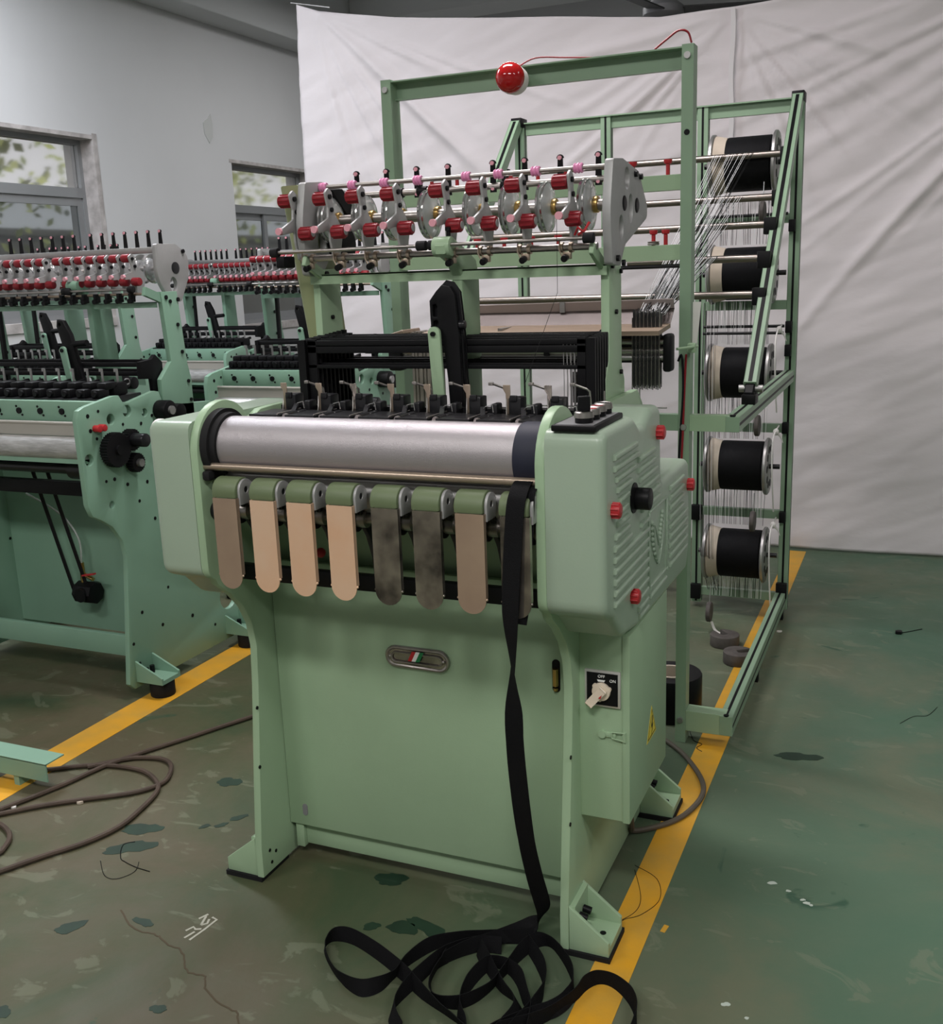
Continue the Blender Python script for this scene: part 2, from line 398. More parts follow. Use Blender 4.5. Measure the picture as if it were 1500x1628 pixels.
# paint marks that belong to the floor
def blob(cx, cy, rx, ry, a, seed, n=22, jag=0.28):
    r = random.Random(seed); ph = [r.uniform(0, 6.28) for _ in range(4)]
    out = []
    for i in range(n):
        t = 2 * PI * i / n
        k = 1 + jag * (0.5 * math.sin(2 * t + ph[0]) + 0.35 * math.sin(3 * t + ph[1]) + 0.3 * math.sin(5 * t + ph[2]) + 0.25 * math.sin(8 * t + ph[3]))
        x, y = rx * k * math.cos(t), ry * k * math.sin(t)
        out.append((cx + x * math.cos(a) - y * math.sin(a), cy + x * math.sin(a) + y * math.cos(a)))
    return out
DKG = mat('dark_green_fresh_paint', (0.014, 0.040, 0.021), 0.55, var=0.3, vscale=20)
for i, (x, y, rx, ry, a) in enumerate([(-0.466, 0.195, .055, .028, .55), (-0.43, 0.11, .062, .03, .6), (-0.325, -0.214, .035, .02, .7), (0.054, -0.362, .02, .011, .4),
        (-0.249, 0.337, .028, .011, .8), (-0.271, 0.287, .018, .01, .8), (-0.31, 0.266, .016, .009, .8), (-0.176, -0.138, .03, .012, -.2), (-0.244, -0.486, .02, .016, 0),
        (0.289, 0.218, .036, .03, .2), (0.466, 0.071, .06, .022, -.35), (0.405, 0.055, .035, .024, .3), (0.335, 0.035, .02, .014, .3), (1.146, 1.213, .065, .026, .3),
        (-0.33, 0.62, .05, .03, .5), (-0.40, 0.50, .035, .028, .5)]):
    g = G(); g.poly(blob(x, y, rx, ry, a, 50 + i), 0.0002, 0.0008); obj('paint_patch', g, DKG, FLOOR, smooth=0)
LTW = mat('pale_paint_drop', (0.50, 0.56, 0.50), 0.6)
for i, (x, y, r) in enumerate([(1.16, 0.52, .010), (1.20, .50, .006), (1.235, .475, .006), (1.245, .465, .008), (1.255, .46, .005), (1.13, .06, .009), (1.175, .035, .005), (1.20, .0, .006), (1.22, -.01, .007)]):
    g = G(); g.poly(blob(x, y, r, r * .7, .4, 80 + i, 12), 0.0002, 0.0009); obj('paint_drop', g, LTW, FLOOR, smooth=0)
CHALK = mat('white_scribble', (0.46, 0.45, 0.38), 0.8)
g = G()
for st in ([(-0.030, -0.155), (-0.022, -0.110), (-0.018, -0.070), (-0.034, -0.066)], [(-0.060, -0.130), (-0.052, -0.112), (-0.042, -0.118), (-0.030, -0.112)],
           [(-0.046, -0.153), (-0.038, -0.126)], [(-0.040, -0.100), (-0.050, -0.068)], [(-0.050, -0.06), (-0.060, -0.082)], [(-0.040, -0.10), (-0.030, -0.09), (-0.036, -0.075)]):
    P = [(x, y, 0.0006) for x, y in st]; g.ribbon(P, [Vector((0.9, -0.35, 0))] * len(P), 0.0055, 0.0008)
obj('chalk_mark', g, CHALK, FLOOR, smooth=0)
g = G(); P = smoothpath([(x + rng.uniform(-.006, .006), y + rng.uniform(-.006, .006), 0.0005) for x, y in
    [(-0.256, -0.116), (-0.18, -0.16), (-0.13, -0.165), (-0.099, -0.169), (-0.06, -.185), (-0.021, -0.187), (0.01, -.225), (0.047, -0.243), (.08, -.252), (0.106, -0.273), (0.165, -0.3), (0.203, -0.309), (0.247, -0.335), (.3, -.37)]], 4)
P = [(p.x + rng.uniform(-.003, .003), p.y + rng.uniform(-.003, .003), p.z) for p in P]
g.ribbon(P, [Vector((0.5, 0.85, 0))] * len(P), 0.0042, 0.0006); obj('floor_crack', g, mat('crack_dirt', (0.085, 0.066, 0.04), 0.9), FLOOR, smooth=0)
g = G(); g.poly([(.953, .245), (.964, .243), (.968, .27), (.957, .272)], 0.0002, .001); obj('paint_chip', g, TAPEY, FLOOR, smooth=0)

# ------------------------------------------------------------------ white sheet
def curtain():
    CUR = mat('white_sheet_cloth', (0.735, 0.685, 0.70), 0.9, var=0.04, vscale=1.5, bump=0.35, bscale=22, stretch=(1, 1, 2.2))
    top = [(-1.90, 2.935), (-1.75, 2.88), (-1.3, 2.80), (-0.8, 2.735), (-0.3, 2.68), (0.148, 2.625), (0.509, 2.625), (1.0, 2.64), (1.45, 2.66), (2.2, 2.74), (4.4, 2.9)]
    bm = bmesh.new(); NU, NV = 380, 200; X0, X1 = -1.90, 4.2
    def topz(x):
        for (a, za), (b, zb) in zip(top, top[1:]):
            if x <= b: t = (x - a) / (b - a); return za + (zb - za) * t
        return top[-1][1]
    r = random.Random(3)
    folds = []
    for k in range(80):                                     # sagging diagonal folds pulled from the hanging points
        cx, cz = r.choice([(2.6, 2.9), (2.6, 2.9), (-1.8, 2.9), (0.5, 2.6)])
        if cx > 2: a = r.uniform(PI + 0.10, PI + 0.78); L = r.uniform(1.2, 3.2)
        elif cx < 0: a = r.uniform(-1.35, -0.35); L = r.uniform(0.8, 2.0)
        else: a = r.uniform(-1.2, -0.1) if r.random() < .5 else r.uniform(PI + .1, PI + .9); L = r.uniform(.6, 1.6)
        folds.append((cx, cz, a, L, r.uniform(0.006, 0.017), r.uniform(0.010, 0.032), r.uniform(-0.25, 0.25)))
    import mathutils.noise as mn
    rows = []
    for j in range(NV + 1):
        v = j / NV; row = []
        for i in range(NU + 1):
            u = i / NU; x = X0 + (X1 - X0) * u; zt = topz(x); z = 0.012 + (zt - 0.012) * v
            xe = x
            if u < 0.03:                                   # left edge wanders
                xe = x - (0.09 * (1 - v) + 0.03 * math.sin(v * 9) * (1 - v)) * (1 - u / 0.03)
            y = 0.0
            for cx, cz, a, L, am, wd, cv in folds:
                dx, dz = x - cx, z - cz; c, s_ = math.cos(a), math.sin(a)
                t = dx * c + dz * s_; d = -dx * s_ + dz * c
                if 0.05 < t < L:
                    d -= cv * t * t * 0.25; wl = wd * (0.5 + 0.6 * t)
                    y -= am * math.exp(-(d / wl) ** 2) * math.sin(PI * t / L)
            y += 0.012 * math.sin(x * 5.1 + 1.7 * v) * (1 - v) ** 0.5 + 0.02 * mn.noise(Vector((x * 1.3, z * 1.1, 0)))
            y += 0.008 * mn.noise(Vector((x * 2.2 + z * 1.6, z * 9.5 - x * 3.6, 5))) + 0.003 * mn.noise(Vector((x * 5 + z * 4, z * 22 - x * 9, 2)))
            if z < 0.3: y -= 0.02 * (0.3 - z)
            if u < 0.02: y -= 0.02 * math.sin(v * 5 + 1) * (1 - u / .02)
            row.append(bm.verts.new((xe, y, z)))
        rows.append(row)
    for j in range(NV):
        for i in range(NU): bm.faces.new((rows[j][i], rows[j][i + 1], rows[j + 1][i + 1], rows[j + 1][i]))
    g = G(); g.bm = bm
    root = thing('cloth_sheet', (0.0, 3.6, 0), 'large white cloth sheet hung behind the creel as a backdrop', 'curtain')
    o = obj('cloth', g, CUR, root, (0, 3.6, 0), smooth=80)
    sm = o.modifiers.new('thickness', 'SOLIDIFY'); sm.thickness = 0.003; sm.offset = 0
    g = G()
    P = [(0.505 + 0.004 * math.sin(k * .5), 3.572, 2.62 - 0.032 * k) for k in range(26)]
    g.ribbon(P, [Vector((1, 0, 0))] * len(P), 0.022, 0.006)
    obj('seam_strip', g, mat('white_seam_tape', (0.72, 0.69, 0.70), 0.9), root)
    g = G(); g.cyl((-1.95, 3.62, 2.955), (-1.7, 3.62, 2.90), 0.004); obj('hanging_wire', g, DULL, root)
curtain()

# ------------------------------------------------------------------ ceiling fan behind the sheet
def fan():
    c = Vector((-0.10, 4.75, 0))
    DK = mat('dark_fan_paint', (0.055, 0.055, 0.055), 0.5); GR = mat('grey_fan_paint', (0.22, 0.22, 0.23), 0.4)
    root = thing('ceiling_fan', (c.x, c.y, 3.95), 'grey ceiling fan with dark blades hanging above the white sheet', 'ceiling fan')
    g = G(); g.cyl((c.x, c.y, 2.98), (c.x, c.y, 3.95), 0.03, n=16); obj('down_rod', g, GR, root)
    g = G(); g.lathe([(2.86, 0.02), (2.86, 0.085), (2.885, 0.12), (2.925, 0.12), (2.95, 0.09), (2.99, 0.045), (2.99, 0.02)], (c.x, c.y, 0), 'z', 28); obj('motor_housing', g, GR, root)
    for k in range(3):
        a = math.radians(18 + 120 * k); d = Vector((math.cos(a), math.sin(a), 0)); n = Vector((-d.y, d.x, 0))
        g = G(); g.bar(c + d * 0.10 + Vector((0, 0, 2.905)), c + d * 0.62 + Vector((0, 0, 2.905)), 0.115, 0.008, up=(n.x * .18, n.y * .18, 1)); obj('blade', g, DK, root)
fan()

# ------------------------------------------------------------------ outside the windows
def outside():
    LEAF = mat('sunlit_leaves', (0.42, 0.46, 0.13), 0.6, col2=(0.20, 0.27, 0.07), vscale=5)
    BARK = mat('bark', (0.12, 0.09, 0.06), 0.9)
    for nm, (ty, tx), lab in (('tree', (4.1, -6.0), 'leafy tree outside the left window'), ('tree', (8.6, -6.8), 'leafy tree outside the far window')):
        root = thing(nm, (tx, ty, 0), lab, 'tree', 'trees outside the windows')
        g = G(); g.tube([(tx, ty, 0), (tx + .05, ty + .1, 1.2), (tx - .05, ty, 2.3), (tx, ty + .05, 3.4)], [.11, .09, .07, .03], 8)
        g.tube([(tx, ty, 1.9), (tx + .3, ty + .6, 2.7), (tx + .3, ty + 1.0, 3.2)], [.05, .035, .02], 6)
        g.tube([(tx, ty, 1.8), (tx + .3, ty - .7, 2.6), (tx + .2, ty - 1.1, 3.1)], [.05, .035, .02], 6)
        obj('trunk', g, BARK, root)
        bm = bmesh.new(); r = random.Random(int(ty * 10))
        for k in range(1500):
            p = Vector((tx + r.gauss(0, .45), ty + r.gauss(0, .95), 2.85 + r.gauss(0, .55)))
            d = Vector((r.uniform(-1, 1), r.uniform(-1, 1), r.uniform(-1, 1))).normalized(); e = d.orthogonal().normalized(); s_ = r.uniform(.04, .08)
            q = [bm.verts.new(p + d * s_), bm.verts.new(p + e * s_ * .5), bm.verts.new(p - d * s_), bm.verts.new(p - e * s_ * .5)]
            bm.faces.new(q)
        g = G(); g.bm = bm; tag(obj('leaves', g, LEAF, root, smooth=0), kind='stuff')
    OUTW = mat('outside_wall_render', (0.16, 0.155, 0.15), 0.9, var=0.25, vscale=2)
    root = thing('garden_wall', (-7.6, 5, 0), 'grey rendered wall seen through the lower window panes', 'wall')
    g = G(); g.box(-7.75, -7.5, -1, 16, 0, 2.0); obj('masonry', g, OUTW, root, smooth=0)
    g = G(); g.box(-7.8, -7.45, -1, 16, 2.0, 2.07); obj('coping', g, OUTW, root, smooth=0)
    GRD = mat('outside_ground', (0.25, 0.24, 0.2), 0.9)
    g = G(); g.box(-12, -3.76, -4, 18, -0.12, -0.02); tag(obj('ground', g, GRD, smooth=0), kind='structure')
outside()

# ------------------------------------------------------------------ MAIN LOOM
XW = 0.768
def main_loom():
    T = thing('needle_loom', (0.384, 0.45, 0.0), 'large light green ribbon weaving loom with eight hanging metal tongues, nearest to the camera', 'loom')
    P = lambda n, g, m, par=T, at=(0, 0, 0), s=38: obj(n, g, m, par, at, s)
    # side plates
    plate = [(.098, .012), (.098, .09), (.118, .28), (.143, .50), (.150, .60), (.140, .66), (.114, .71), (.075, .752), (.03, .788)]
    plate += arc(.035, .835, .035, -PI * .62, -PI, 4) + [(0, 1.095)] + arc(.104, 1.09, .104, PI * .97, PI * .16, 14)
    plate += [(.212, 1.142), (.245, 1.156), (.30, 1.158), (.69, 1.158), (.735, 1.12), (.735, .70), (.80, .26), (.815, .012)]
    for x0 in (-.02, XW):
        g = G(); g.prism(plate, 'x', x0, x0 + .02, bev=.0025)
        sp = P('side_plate', g, GREEN)
        g = G(); xi = x0 + .02 if x0 < 0 else x0 + .02
        d = (1, 0, 0)
        for y, z in ((.12, .30), (.13, .45), (.13, .07), (.155, .055), (.135, .035), (.30, .95), (.05, .86), (.03, .95), (.04, 1.06), (.035, 1.13)):
            g.cyl((xi - .001, y, z), (xi + .0012, y, z), .0045, n=10)
        P('bolt_hole', g, BLACK, sp)
    # wedge feet
    for sx, x0 in ((-1, -.02), (1, XW + .02)):
        for y0, y1 in ((.10, .21), (.715, .825)):
            x1 = x0 + sx * .088
            g = G()
            g.prism([(x0, .012), (x1, .012), (x1, .045), (x0, .115)] if sx > 0 else [(x0, .012), (x0, .115), (x1, .045), (x1, .012)], 'y', y0, y0 + .010, bev=.002)
            g.prism([(x0, .012), (x1, .012), (x1, .045), (x0, .115)] if sx > 0 else [(x0, .012), (x0, .115), (x1, .045), (x1, .012)], 'y', y1 - .010, y1, bev=.002)
            g.box(min(x0, x1), max(x0, x1), y0 + .008, y1 - .008, .012, .030)
            g.box(min(x0, x0 + sx * .012), max(x0, x0 + sx * .012), y0 + .008, y1 - .008, .03, .112)
            ft = P('foot', g, GREEN)
            g = G()
            for yy in (y0 + .038, y0 + .066): g.cyl((x0 + sx * .012, yy, .074), (x0 + sx * .030, yy, .070), .0085, n=12)
            g.cyl((x0 + sx * .06, y0 + .055, .029), (x0 + sx * .06, y0 + .055, .031), .007, n=12)
            P('foot_bolt', g, BLACK, ft)
            g = G(); xx = sorted((x0 - sx * .015, x0 + sx * .092)); g.box(xx[0], xx[1], y0 - .005, y1 + .005, 0.0, .012); P('rubber_pad', g, RUBBER, ft)
    # front panel and toe board
    g = G(); g.box(.001, XW - .001, .226, .240, .095, .795, .003)
    panel = P('front_panel', g, GREEN)
    g = G(); g.box(.001, XW - .001, .262, .275, .60, 1.06); P('inner_panel', g, GREEN)
    g = G(); g.box(.012, .035, .232, .262, .028, .096, .002); g.box(.035, XW - .004, .244, .258, .034, .096, .002); P('toe_board', g, GREEN)
    g = G(); g.box(.001, XW - .001, .72, .735, .05, 1.10); P('back_panel', g, GREEN)
    # stainless recessed handle with a flag-coloured badge
    cx, cz = .390, .588
    def stad(w, h, n=8): return [(cx + w - h + h * math.cos(a), cz + h * math.sin(a)) for a in [-PI / 2 + PI * i / n for i in range(n + 1)]] + \
        [(cx - w + h + h * math.cos(a), cz + h * math.sin(a)) for a in [PI / 2 + PI * i / n for i in range(n + 1)]]
    g = G(); g.tube([(x, .223, z) for x, z in stad(.078, .0225)], .0048, 8, closed=True); g.tube([(x, .219, z) for x, z in stad(.064, .011)], .0026, 6, closed=True)
    hd = P('handle', g, STEEL, panel)
    g = G(); g.prism(stad(.077, .0215), 'y', .222, .2262); P('recess_plate', g, TARN_REFL, hd)
    for dx, m_ in ((-.012, REDB), (-.002, PASTE), (.008, REDG)):
        g = G(); g.prism([(cx + dx - .010, cz - .006), (cx + dx, cz - .006), (cx + dx + .012, cz + .018), (cx + dx + .002, cz + .018)], 'y', .2165, .2180); P('badge_stripe', g, m_, hd, s=0)
    g = G()
    for dx in (-.068, .068):
        g.ball((cx + dx, .221, cz), .005, 10); 
    P('rivet', g, STEEL, hd)
    # slots
    def slot(name, x, z, w, h, m_):
        g = G(); r = w; g.prism([(x + r * math.cos(a), z + h - r + r * math.sin(a)) for a in [PI * i / 8 for i in range(9)]] + [(x + r * math.cos(a), z - h + r + r * math.sin(a)) for a in [PI + PI * i / 8 for i in range(9)]], 'y', .2245, .2262)
        return P(name, g, m_, panel)
    slot('panel_slot', .049, .140, .007, .016, GREYP)
    slot('panel_slot', .726, .588, .009, .038, BLACK)
    g = G(); g.cyl((.726, .220, .567), (.726, .220, .606), .0065, n=14); g.cyl((.726, .220, .556), (.726, .220, .562), .005, n=10); P('brass_hinge', g, BRASS, panel)
    # left cover
    prof = [(0, .815), (0, 1.158), (.44, 1.158), (.455, .985), (.745, .985), (.755, .70), (.24, .715), (.12, .735), (.06, .79)]
    prof = fillet(prof, [.03, .028, .03, .03, .03, .03, .03, .05, .03], 5)
    g = G(); g.prism(prof, 'x', -.020, -.137, bev=.026, seg=5, side='b'); P('left_cover', g, GREENC)
    # right cover with notch, louvres, crest and knobs
    prof = [(0, .812), (0, 1.162), (.215, 1.162), (.258, 1.135), (.295, 1.135), (.36, 1.160), (.440, 1.158), (.452, .986), (.745, .986), (.765, .77), (.735, .70), (.24, .712), (.13, .728), (.065, .785)]
    prof = fillet(prof, [.04, .03, .04, .03, .03, .04, .03, .03, .03, .03, .03, .03, .05, .03], 4)
    xo = XW + .02; XO = .903
    g = G(); g.prism(prof, 'x', xo, XO, bev=.017, seg=4, side='b'); cover = P('right_cover', g, GREENC)
    def rib(y0, y1, z, nm='louvre'):
        g = G(); n = 5
        g.prism([(y0, z - .0055), (y1, z - .0055), (y1, z + .0055), (y0, z + .0055)], 'x', XO - .002, XO + .0075, bev=.0045, seg=3, side='b'); P(nm, g, GREENC, cover)
    for z, y0, y1 in ((1.106, .056, .218), (1.084, .056, .232), (1.062, .070, .205), (1.040, .078, .178), (1.018, .092, .158), (.996, .096, .150)): rib(y0, y1, z)
    for z, y0, y1 in ((1.070, .235, .370), (1.048, .235, .378), (1.026, .245, .392), (1.004, .255, .408), (.982, .262, .416), (.960, .262, .418)): rib(y0, y1, z)
    for z, y0, y1 in ((.974, .075, .155), (.952, .062, .160), (.930, .056, .175), (.938 - .030, .056, .316), (.886, .056, .316), (.864, .056, .316), (.842, .056, .316), (.820, .056, .316)): rib(y0, y1, z)
    for z, y0, y1 in ((.930, .255, .316), (.798, .215, .316), (.776, .225, .316), (.754, .235, .316), (.736, .245, .316)): rib(y0, y1, z)
    for k in range(9): rib(.522, .668 if k < 4 else .712, .953 - k * .0228)
    rib(.335, .485, .752)
    # recessed crest panel: frame and a V of wheat ears
    g = G()
    for a, b in (((.328, .940), (.490, .940)), ((.490, .940), (.490, .772)), ((.490, .772), (.328, .772)), ((.328, .772), (.328, .940))):
        g.bar((XO, a[0], a[1]), (XO, b[0], b[1]), .006, .010, up=(1, 0, 0), bev=.002)
    P('crest_frame', g, GREENC, cover)
    g = G()
    for k in range(9):
        t = k / 8; y = .350 + .055 * (t ** 2.4); z = .912 - .100 * t
        g.ball((XO + .002, y, z), .0075 * (1 - .25 * t), 10, (.7, 1, .75))
    for k in range(8):
        t = k / 7; y = .445 - .030 * t; z = .915 - .062 * t
        g.ball((XO + .002, y, z), .0075, 10, (.7, .8, .8))
    crescent = [(.455, .900), (.458, .865), (.448, .838), (.428, .815), (.405, .806), (.424, .826), (.438, .85), (.446, .878)]
    g.prism(crescent[::-1], 'x', XO - .001, XO + .006, bev=.0015)
    g.prism([(.362, .905), (.400, .840), (.395, .815), (.385, .825), (.366, .868)], 'x', XO - .001, XO + .006, bev=.0015)
    g.prism([(.372, .902), (.425, .852), (.414, .846)], 'x', XO - .001, XO + .005, bev=.001)
    P('embossed_crest', g, GREENC, cover)
    for y, z in ((.405, 1.100), (.730, .920), (.050, 1.008), (.192, .797)):
        g = G(); g.cyl((XO - .004, y, z), (XO + .017, y, z), .0138, n=18, bev=.003)
        for k in range(9): a = 2 * PI * k / 9; g.cyl((XO, y + .0138 * math.cos(a), z + .0138 * math.sin(a)), (XO + .0145, y + .0138 * math.cos(a), z + .0138 * math.sin(a)), .0022, n=6)
        tag(P('red_knob', g, REDB, cover), 'red fluted fixing knob')
    g = G(); g.cyl((XO - .002, .208, .998), (XO + .002, .208, .998), .031, n=28); g.cyl((XO - .002, .222, .994), (XO + .031, .222, .994), .0225, n=28, bev=.002); tag(P('hand_wheel', g, BLACK, cover), 'black hand crank stub')
    # electrical box
    g = G(); g.box(xo - .001, .884, .196, .530, .283, .715, .002); box = P('electrical_box', g, GREEN)
    g = G(); g.box(.882, .898, .193, .533, .281, .708, .002); P('box_lid', g, GREEN, box)
    g = G(); g.box(.801, .879, .190, .196, .546, .628, .002); sw = P('switch_plate', g, mat('satin_aluminium', (0.62, 0.60, 0.58), 0.4, 0.5), box)
    g = G(); g.box(.8065, .8735, .188, .1905, .5515, .6225); P('switch_face', g, BLACK, box)
    g = G(); g.cyl((.839, .189, .583), (.839, .180, .583), .0195, n=28, bev=.001)
    for a in (20, 140, 260): g.cyl((.839 + .018 * math.cos(math.radians(a)), .189, .583 + .018 * math.sin(math.radians(a))), (.839 + .018 * math.cos(math.radians(a)), .182, .583 + .018 * math.sin(math.radians(a))), .005, n=10)
    g.bar((.846, .176, .592), (.816, .172, .557), .0135, .012, up=(0, 1, 0), bev=.002)
    dial = P('rotary_switch', g, CREAM, box)
    g = G(); g.prism([(.838, .576), (.846, .584), (.843, .575)], 'y', .1645, .1655); P('red_pointer', g, REDB, box, s=0)
    g = G(); g.prism([(.832, .6045), (.845, .6045), (.847, .608), (.830, .608)], 'y', .1855, .1885); P('off_mark', g, PASTE, box, s=0)
    P('off_lettering', text_mesh('OFF', .0088, .0005, PASTE), None, box, (.8385, .1876, .6155), 0)
    P('on_lettering', text_mesh('ON', .0088, .0005, PASTE), None, box, (.8630, .1876, .6075), 0)
    g = G(); g.box(.832, .868, .1915, .1965, .478, .489, .001); g.tube([(.860, .1900, .491), (.860, .1900, .478), (.886, .1900, .474), (.888, .1900, .493), (.860, .1900, .491)], .0016, 6)
    g.cyl((.838, .190, .483), (.838, .196, .483), .0085, n=14); g.box(.884, .890, .189, .197, .472, .494); P('toggle_latch', g, GREEN, box)
    def tri(cy, cz, r, x0, x1, m_, nm, kx=1.0):
        g = G(); g.prism([(cy - r * .9, cz - r * .6), (cy + r * .9, cz - r * .6), (cy, cz + r)], 'x', x0, x1); P(nm, g, m_, box, s=0)
    tri(.385, .428, .048, .898, .8986, YELLOW, 'warning_sticker'); tri(.385, .428, .041, .8986, .8989, BLACK, 'sticker_border'); tri(.385, .428, .035, .8989, .8992, YELLOW, 'sticker_triangle')
    g = G(); g.prism([(.388, .452), (.376, .425), (.386, .427), (.380, .404), (.396, .432), (.386, .430), (.394, .452)], 'x', .8992, .8995); P('lightning_mark', g, BLACK, box, s=0)
    # operator panel on top of the cover
    g = G(); g.box(.800, .886, .004, .190, 1.1605, 1.1725, .003); op = P('control_panel', g, BLACK)
    g = G(); g.box(.807, .879, .011, .183, 1.1724, 1.1732); P('panel_face', g, GREYP, op, s=0)
    for i, y in enumerate((.040, .083, .124, .165)):
        g = G(); g.cyl((.853, y, 1.173), (.853, y, 1.183), .0168, n=24, bev=.001); b_ = P('push_button', g, BLACK, op)
        g = G(); g.lathe([(1.183, .006), (1.183, .0185), (1.1925, .0178), (1.1945, .0150), (1.193, .0120), (1.190, .006)], (.853, y, 0), 'z', 24); P('bezel', g, STEEL, b_)
        if i == 0:
            g = G(); g.cyl((.853, y, 1.189), (.853, y, 1.197), .012, n=20); g.bar((.842, y - .004, 1.205), (.864, y + .004, 1.205), .010, .034, bev=.002); P('selector_lever', g, BLACK, b_)
        else:
            g = G(); g.cyl((.853, y, 1.188), (.853, y, 1.194), .0115, n=20, bev=.001); P('button_cap', g, (None, REDB, RED, BLACK)[i], b_)
    g = G(); g.cyl((.850, .185, 1.173), (.850, .185, 1.214), .0012, n=6); P('aerial_pin', g, STEEL, op)
    # take-up roller and rods
    RY, RZ, RR = .086, 1.098, .0635
    g = G(); g.lathe([(.034, .0), (.034, RR), (.716, RR), (.716, 0)], (0, RY, RZ), 'x', 64); ro = P('take_up_roller', g, ROLLER)
    g = G(); g.lathe([(.002, .05), (.002, .080), (.020, .080), (.020, .072), (.033, .070), (.033, .05)], (0, RY, RZ), 'x', 48); g.box(.002, .022, .004, .028, 1.030, 1.052, .006); P('end_ring', g, RUBBER, ro)
    g = G(); g.lathe([(.716, .03), (.716, .0655), (.722, .067), (.764, .067), (.764, .03)], (0, RY, RZ), 'x', 48); P('end_ring', g, NAVY, ro)
    g = G(); g.cyl((.001, .022, 1.060), (XW, .022, 1.060), .0085, n=16); P('guide_rail', g, TAN)
    g = G(); g.lathe([(.03, 0), (.03, .046), (.75, .046), (.75, 0)], (0, .086, 1.006), 'x', 48); P('press_roller', g, DULL)
    g = G(); g.box(.001, XW - .001, .098, .118, .783, .819, .002); P('black_rail', g, BLACK)
    g = G(); g.cyl((.0, .06, .957), (XW, .06, .957), .011, n=18); P('arm_shaft', g, STEEL)
    g = G(); g.cyl((-.0, .045, .957), (.012, .045, .957), .022, n=20, bev=.002); P('shaft_collar', g, BLACKM)
    g = G(); g.ball((.165, .20, .83), .012, 12); P('red_cap', g, REDB)
    # eight delivery arms
    tx = (.084, .178, .268, .363, .465, .556, .647, .739)
    tm = (BROWN_REFL, WARM_REFL, WARM_REFL, WARM_REFL, TARN_REFL, TARN_REFL, BROWN_REFL, TARN_REFL)
    for i, x in enumerate(tx):
        h = .0295
        padp = [(-.026, 1.004)] + arc(.004, 1.012, .032, PI * .97, PI * .3, 10) + [(.024, 1.0), (.012, .996)]
        xp = x - .004
        arm = None
        xa = 1.049 * x - .0241                             # hubs on the shaft sit at a slightly wider pitch than the tongues
        g = G(); g.prism([(.04, .985), (.07, .985), (.095, .92), (.112, .86), (.116, .80), (.100, .80), (.094, .86), (.072, .915), (.05, .945)], 'x', xa + .004, xa + .014, bev=.001)
        g.cyl((xa - .020, .06, .957), (xa - .004, .06, .957), .030, n=24, bev=.002); arm = P('delivery_arm', g, BLACKM)
        g = G(); g.prism(padp[::-1], 'x', xp - .031, xp + .029, bev=.003); P('press_pad', g, PADG, arm)
        g = G(); g.prism([(-.020, .988)] + arc(.004, 1.016, .025, PI * .97, PI * .12, 10) + [(.026, .988)], 'x', xp + .030, xp + .036, holes=[circ(.004, 1.018, .007, 10)], bev=.001); P('arm_bracket', g, CASTAL, arm)
        g = G(); g.cyl((xp + .029, .004, 1.018), (xp + .034, .004, 1.018), .0068, n=10); P('bracket_hole', g, BLACK, arm)
        g = G(); g.cyl((xa - .004, .06, .957), (xa + .018, .06, .957), .0195, n=24); P('shaft_sleeve', g, STEEL, arm)
        zt, zb = 1.004, .808
        out = [(x + h, zt), (x - h, zt), (x - h, zb + h)] + arc(x, zb + h * .92, h, PI, 2 * PI, 12)[1:-1] + [(x + h, zb + h)]
        g = G(); g.prism(out[::-1], 'y', -.033, -.0305)
        g.box(x - h, x - h + .0022, -.031, -.022, zb + h, zt); g.box(x + h - .0022, x + h, -.031, -.022, zb + h, zt)
        for sx in (-1, 1): g.ball((x + sx * h, -.030, zb + h * .95), .0032, 8)
        t_ = P('tongue_plate', g, tm[i], arm)
    # weaving heads behind the roller
    g = G(); g.box(.001, XW - .001, .205, .40, 1.085, 1.142); g.box(.02, XW - .02, .30, .325, 1.142, 1.158); P('head_beam', g, BLACKM)
    bx = (.054, .149, .240, .336, .426, .521, .613, .706)
    for i, x in enumerate(bx):
        hd = None
        g = G(); g.prism([(x - .030, 1.149), (x + .046, 1.149), (x + .046, 1.1535), (x - .030, 1.1535)], 'y', .165, .262, bev=.001)
        g.box(x - .030, x + .046, .163, .168, 1.142, 1.155, .001)
        g.box(x + .004, x + .032, .262, .300, 1.142, 1.188, .003); g.box(x + .008, x + .024, .258, .266, 1.18, 1.193, .002)
        g.box(x + .052, x + .070, .215, .255, 1.138, 1.156, .004); g.box(x + .054, x + .070, .262, .295, 1.142, 1.174, .004)
        g.cyl((x + .060, .18, 1.150), (x + .060, .215, 1.150), .009, n=14); g.bar((x + .040, .255, 1.165), (x + .062, .20, 1.152), .010, .008)
        hd = P('weaving_head', g, BLACKM)
        g = G(); g.prism([(x - .004, 1.150), (x + .006, 1.150), (x + .006, 1.214), (x - .010, 1.214), (x - .010, 1.205), (x - .004, 1.195)], 'y', .268, .271, bev=.0004); P('latch_blade', g, TAN if i not in (2, 7) else TARN_REFL, hd)
        g = G(); g.tube([(x + .001, .260, 1.186), (x + .002, .255, 1.160), (x + .006, .245, 1.149)], .0013, 6); g.tube([(x + .045, .165, 1.156), (x + .046, .262, 1.156)], .0018, 6); P('edge_wire', g, STEEL, hd)
        g = G(); g.tube([(x + .075, .325, 1.150), (x + .072, .322, 1.196), (x + .066, .317, 1.202), (x + .046, .302, 1.212)], .0026, 8); g.box(x + .036, x + .047, .298, .305, 1.209, 1.216, .001); P('yarn_finger', g, STEEL, hd)
        g = G(); g.cyl((x + .060, .172, 1.150), (x + .060, .181, 1.150), .007, n=12); P('screw', g, STEEL, hd)
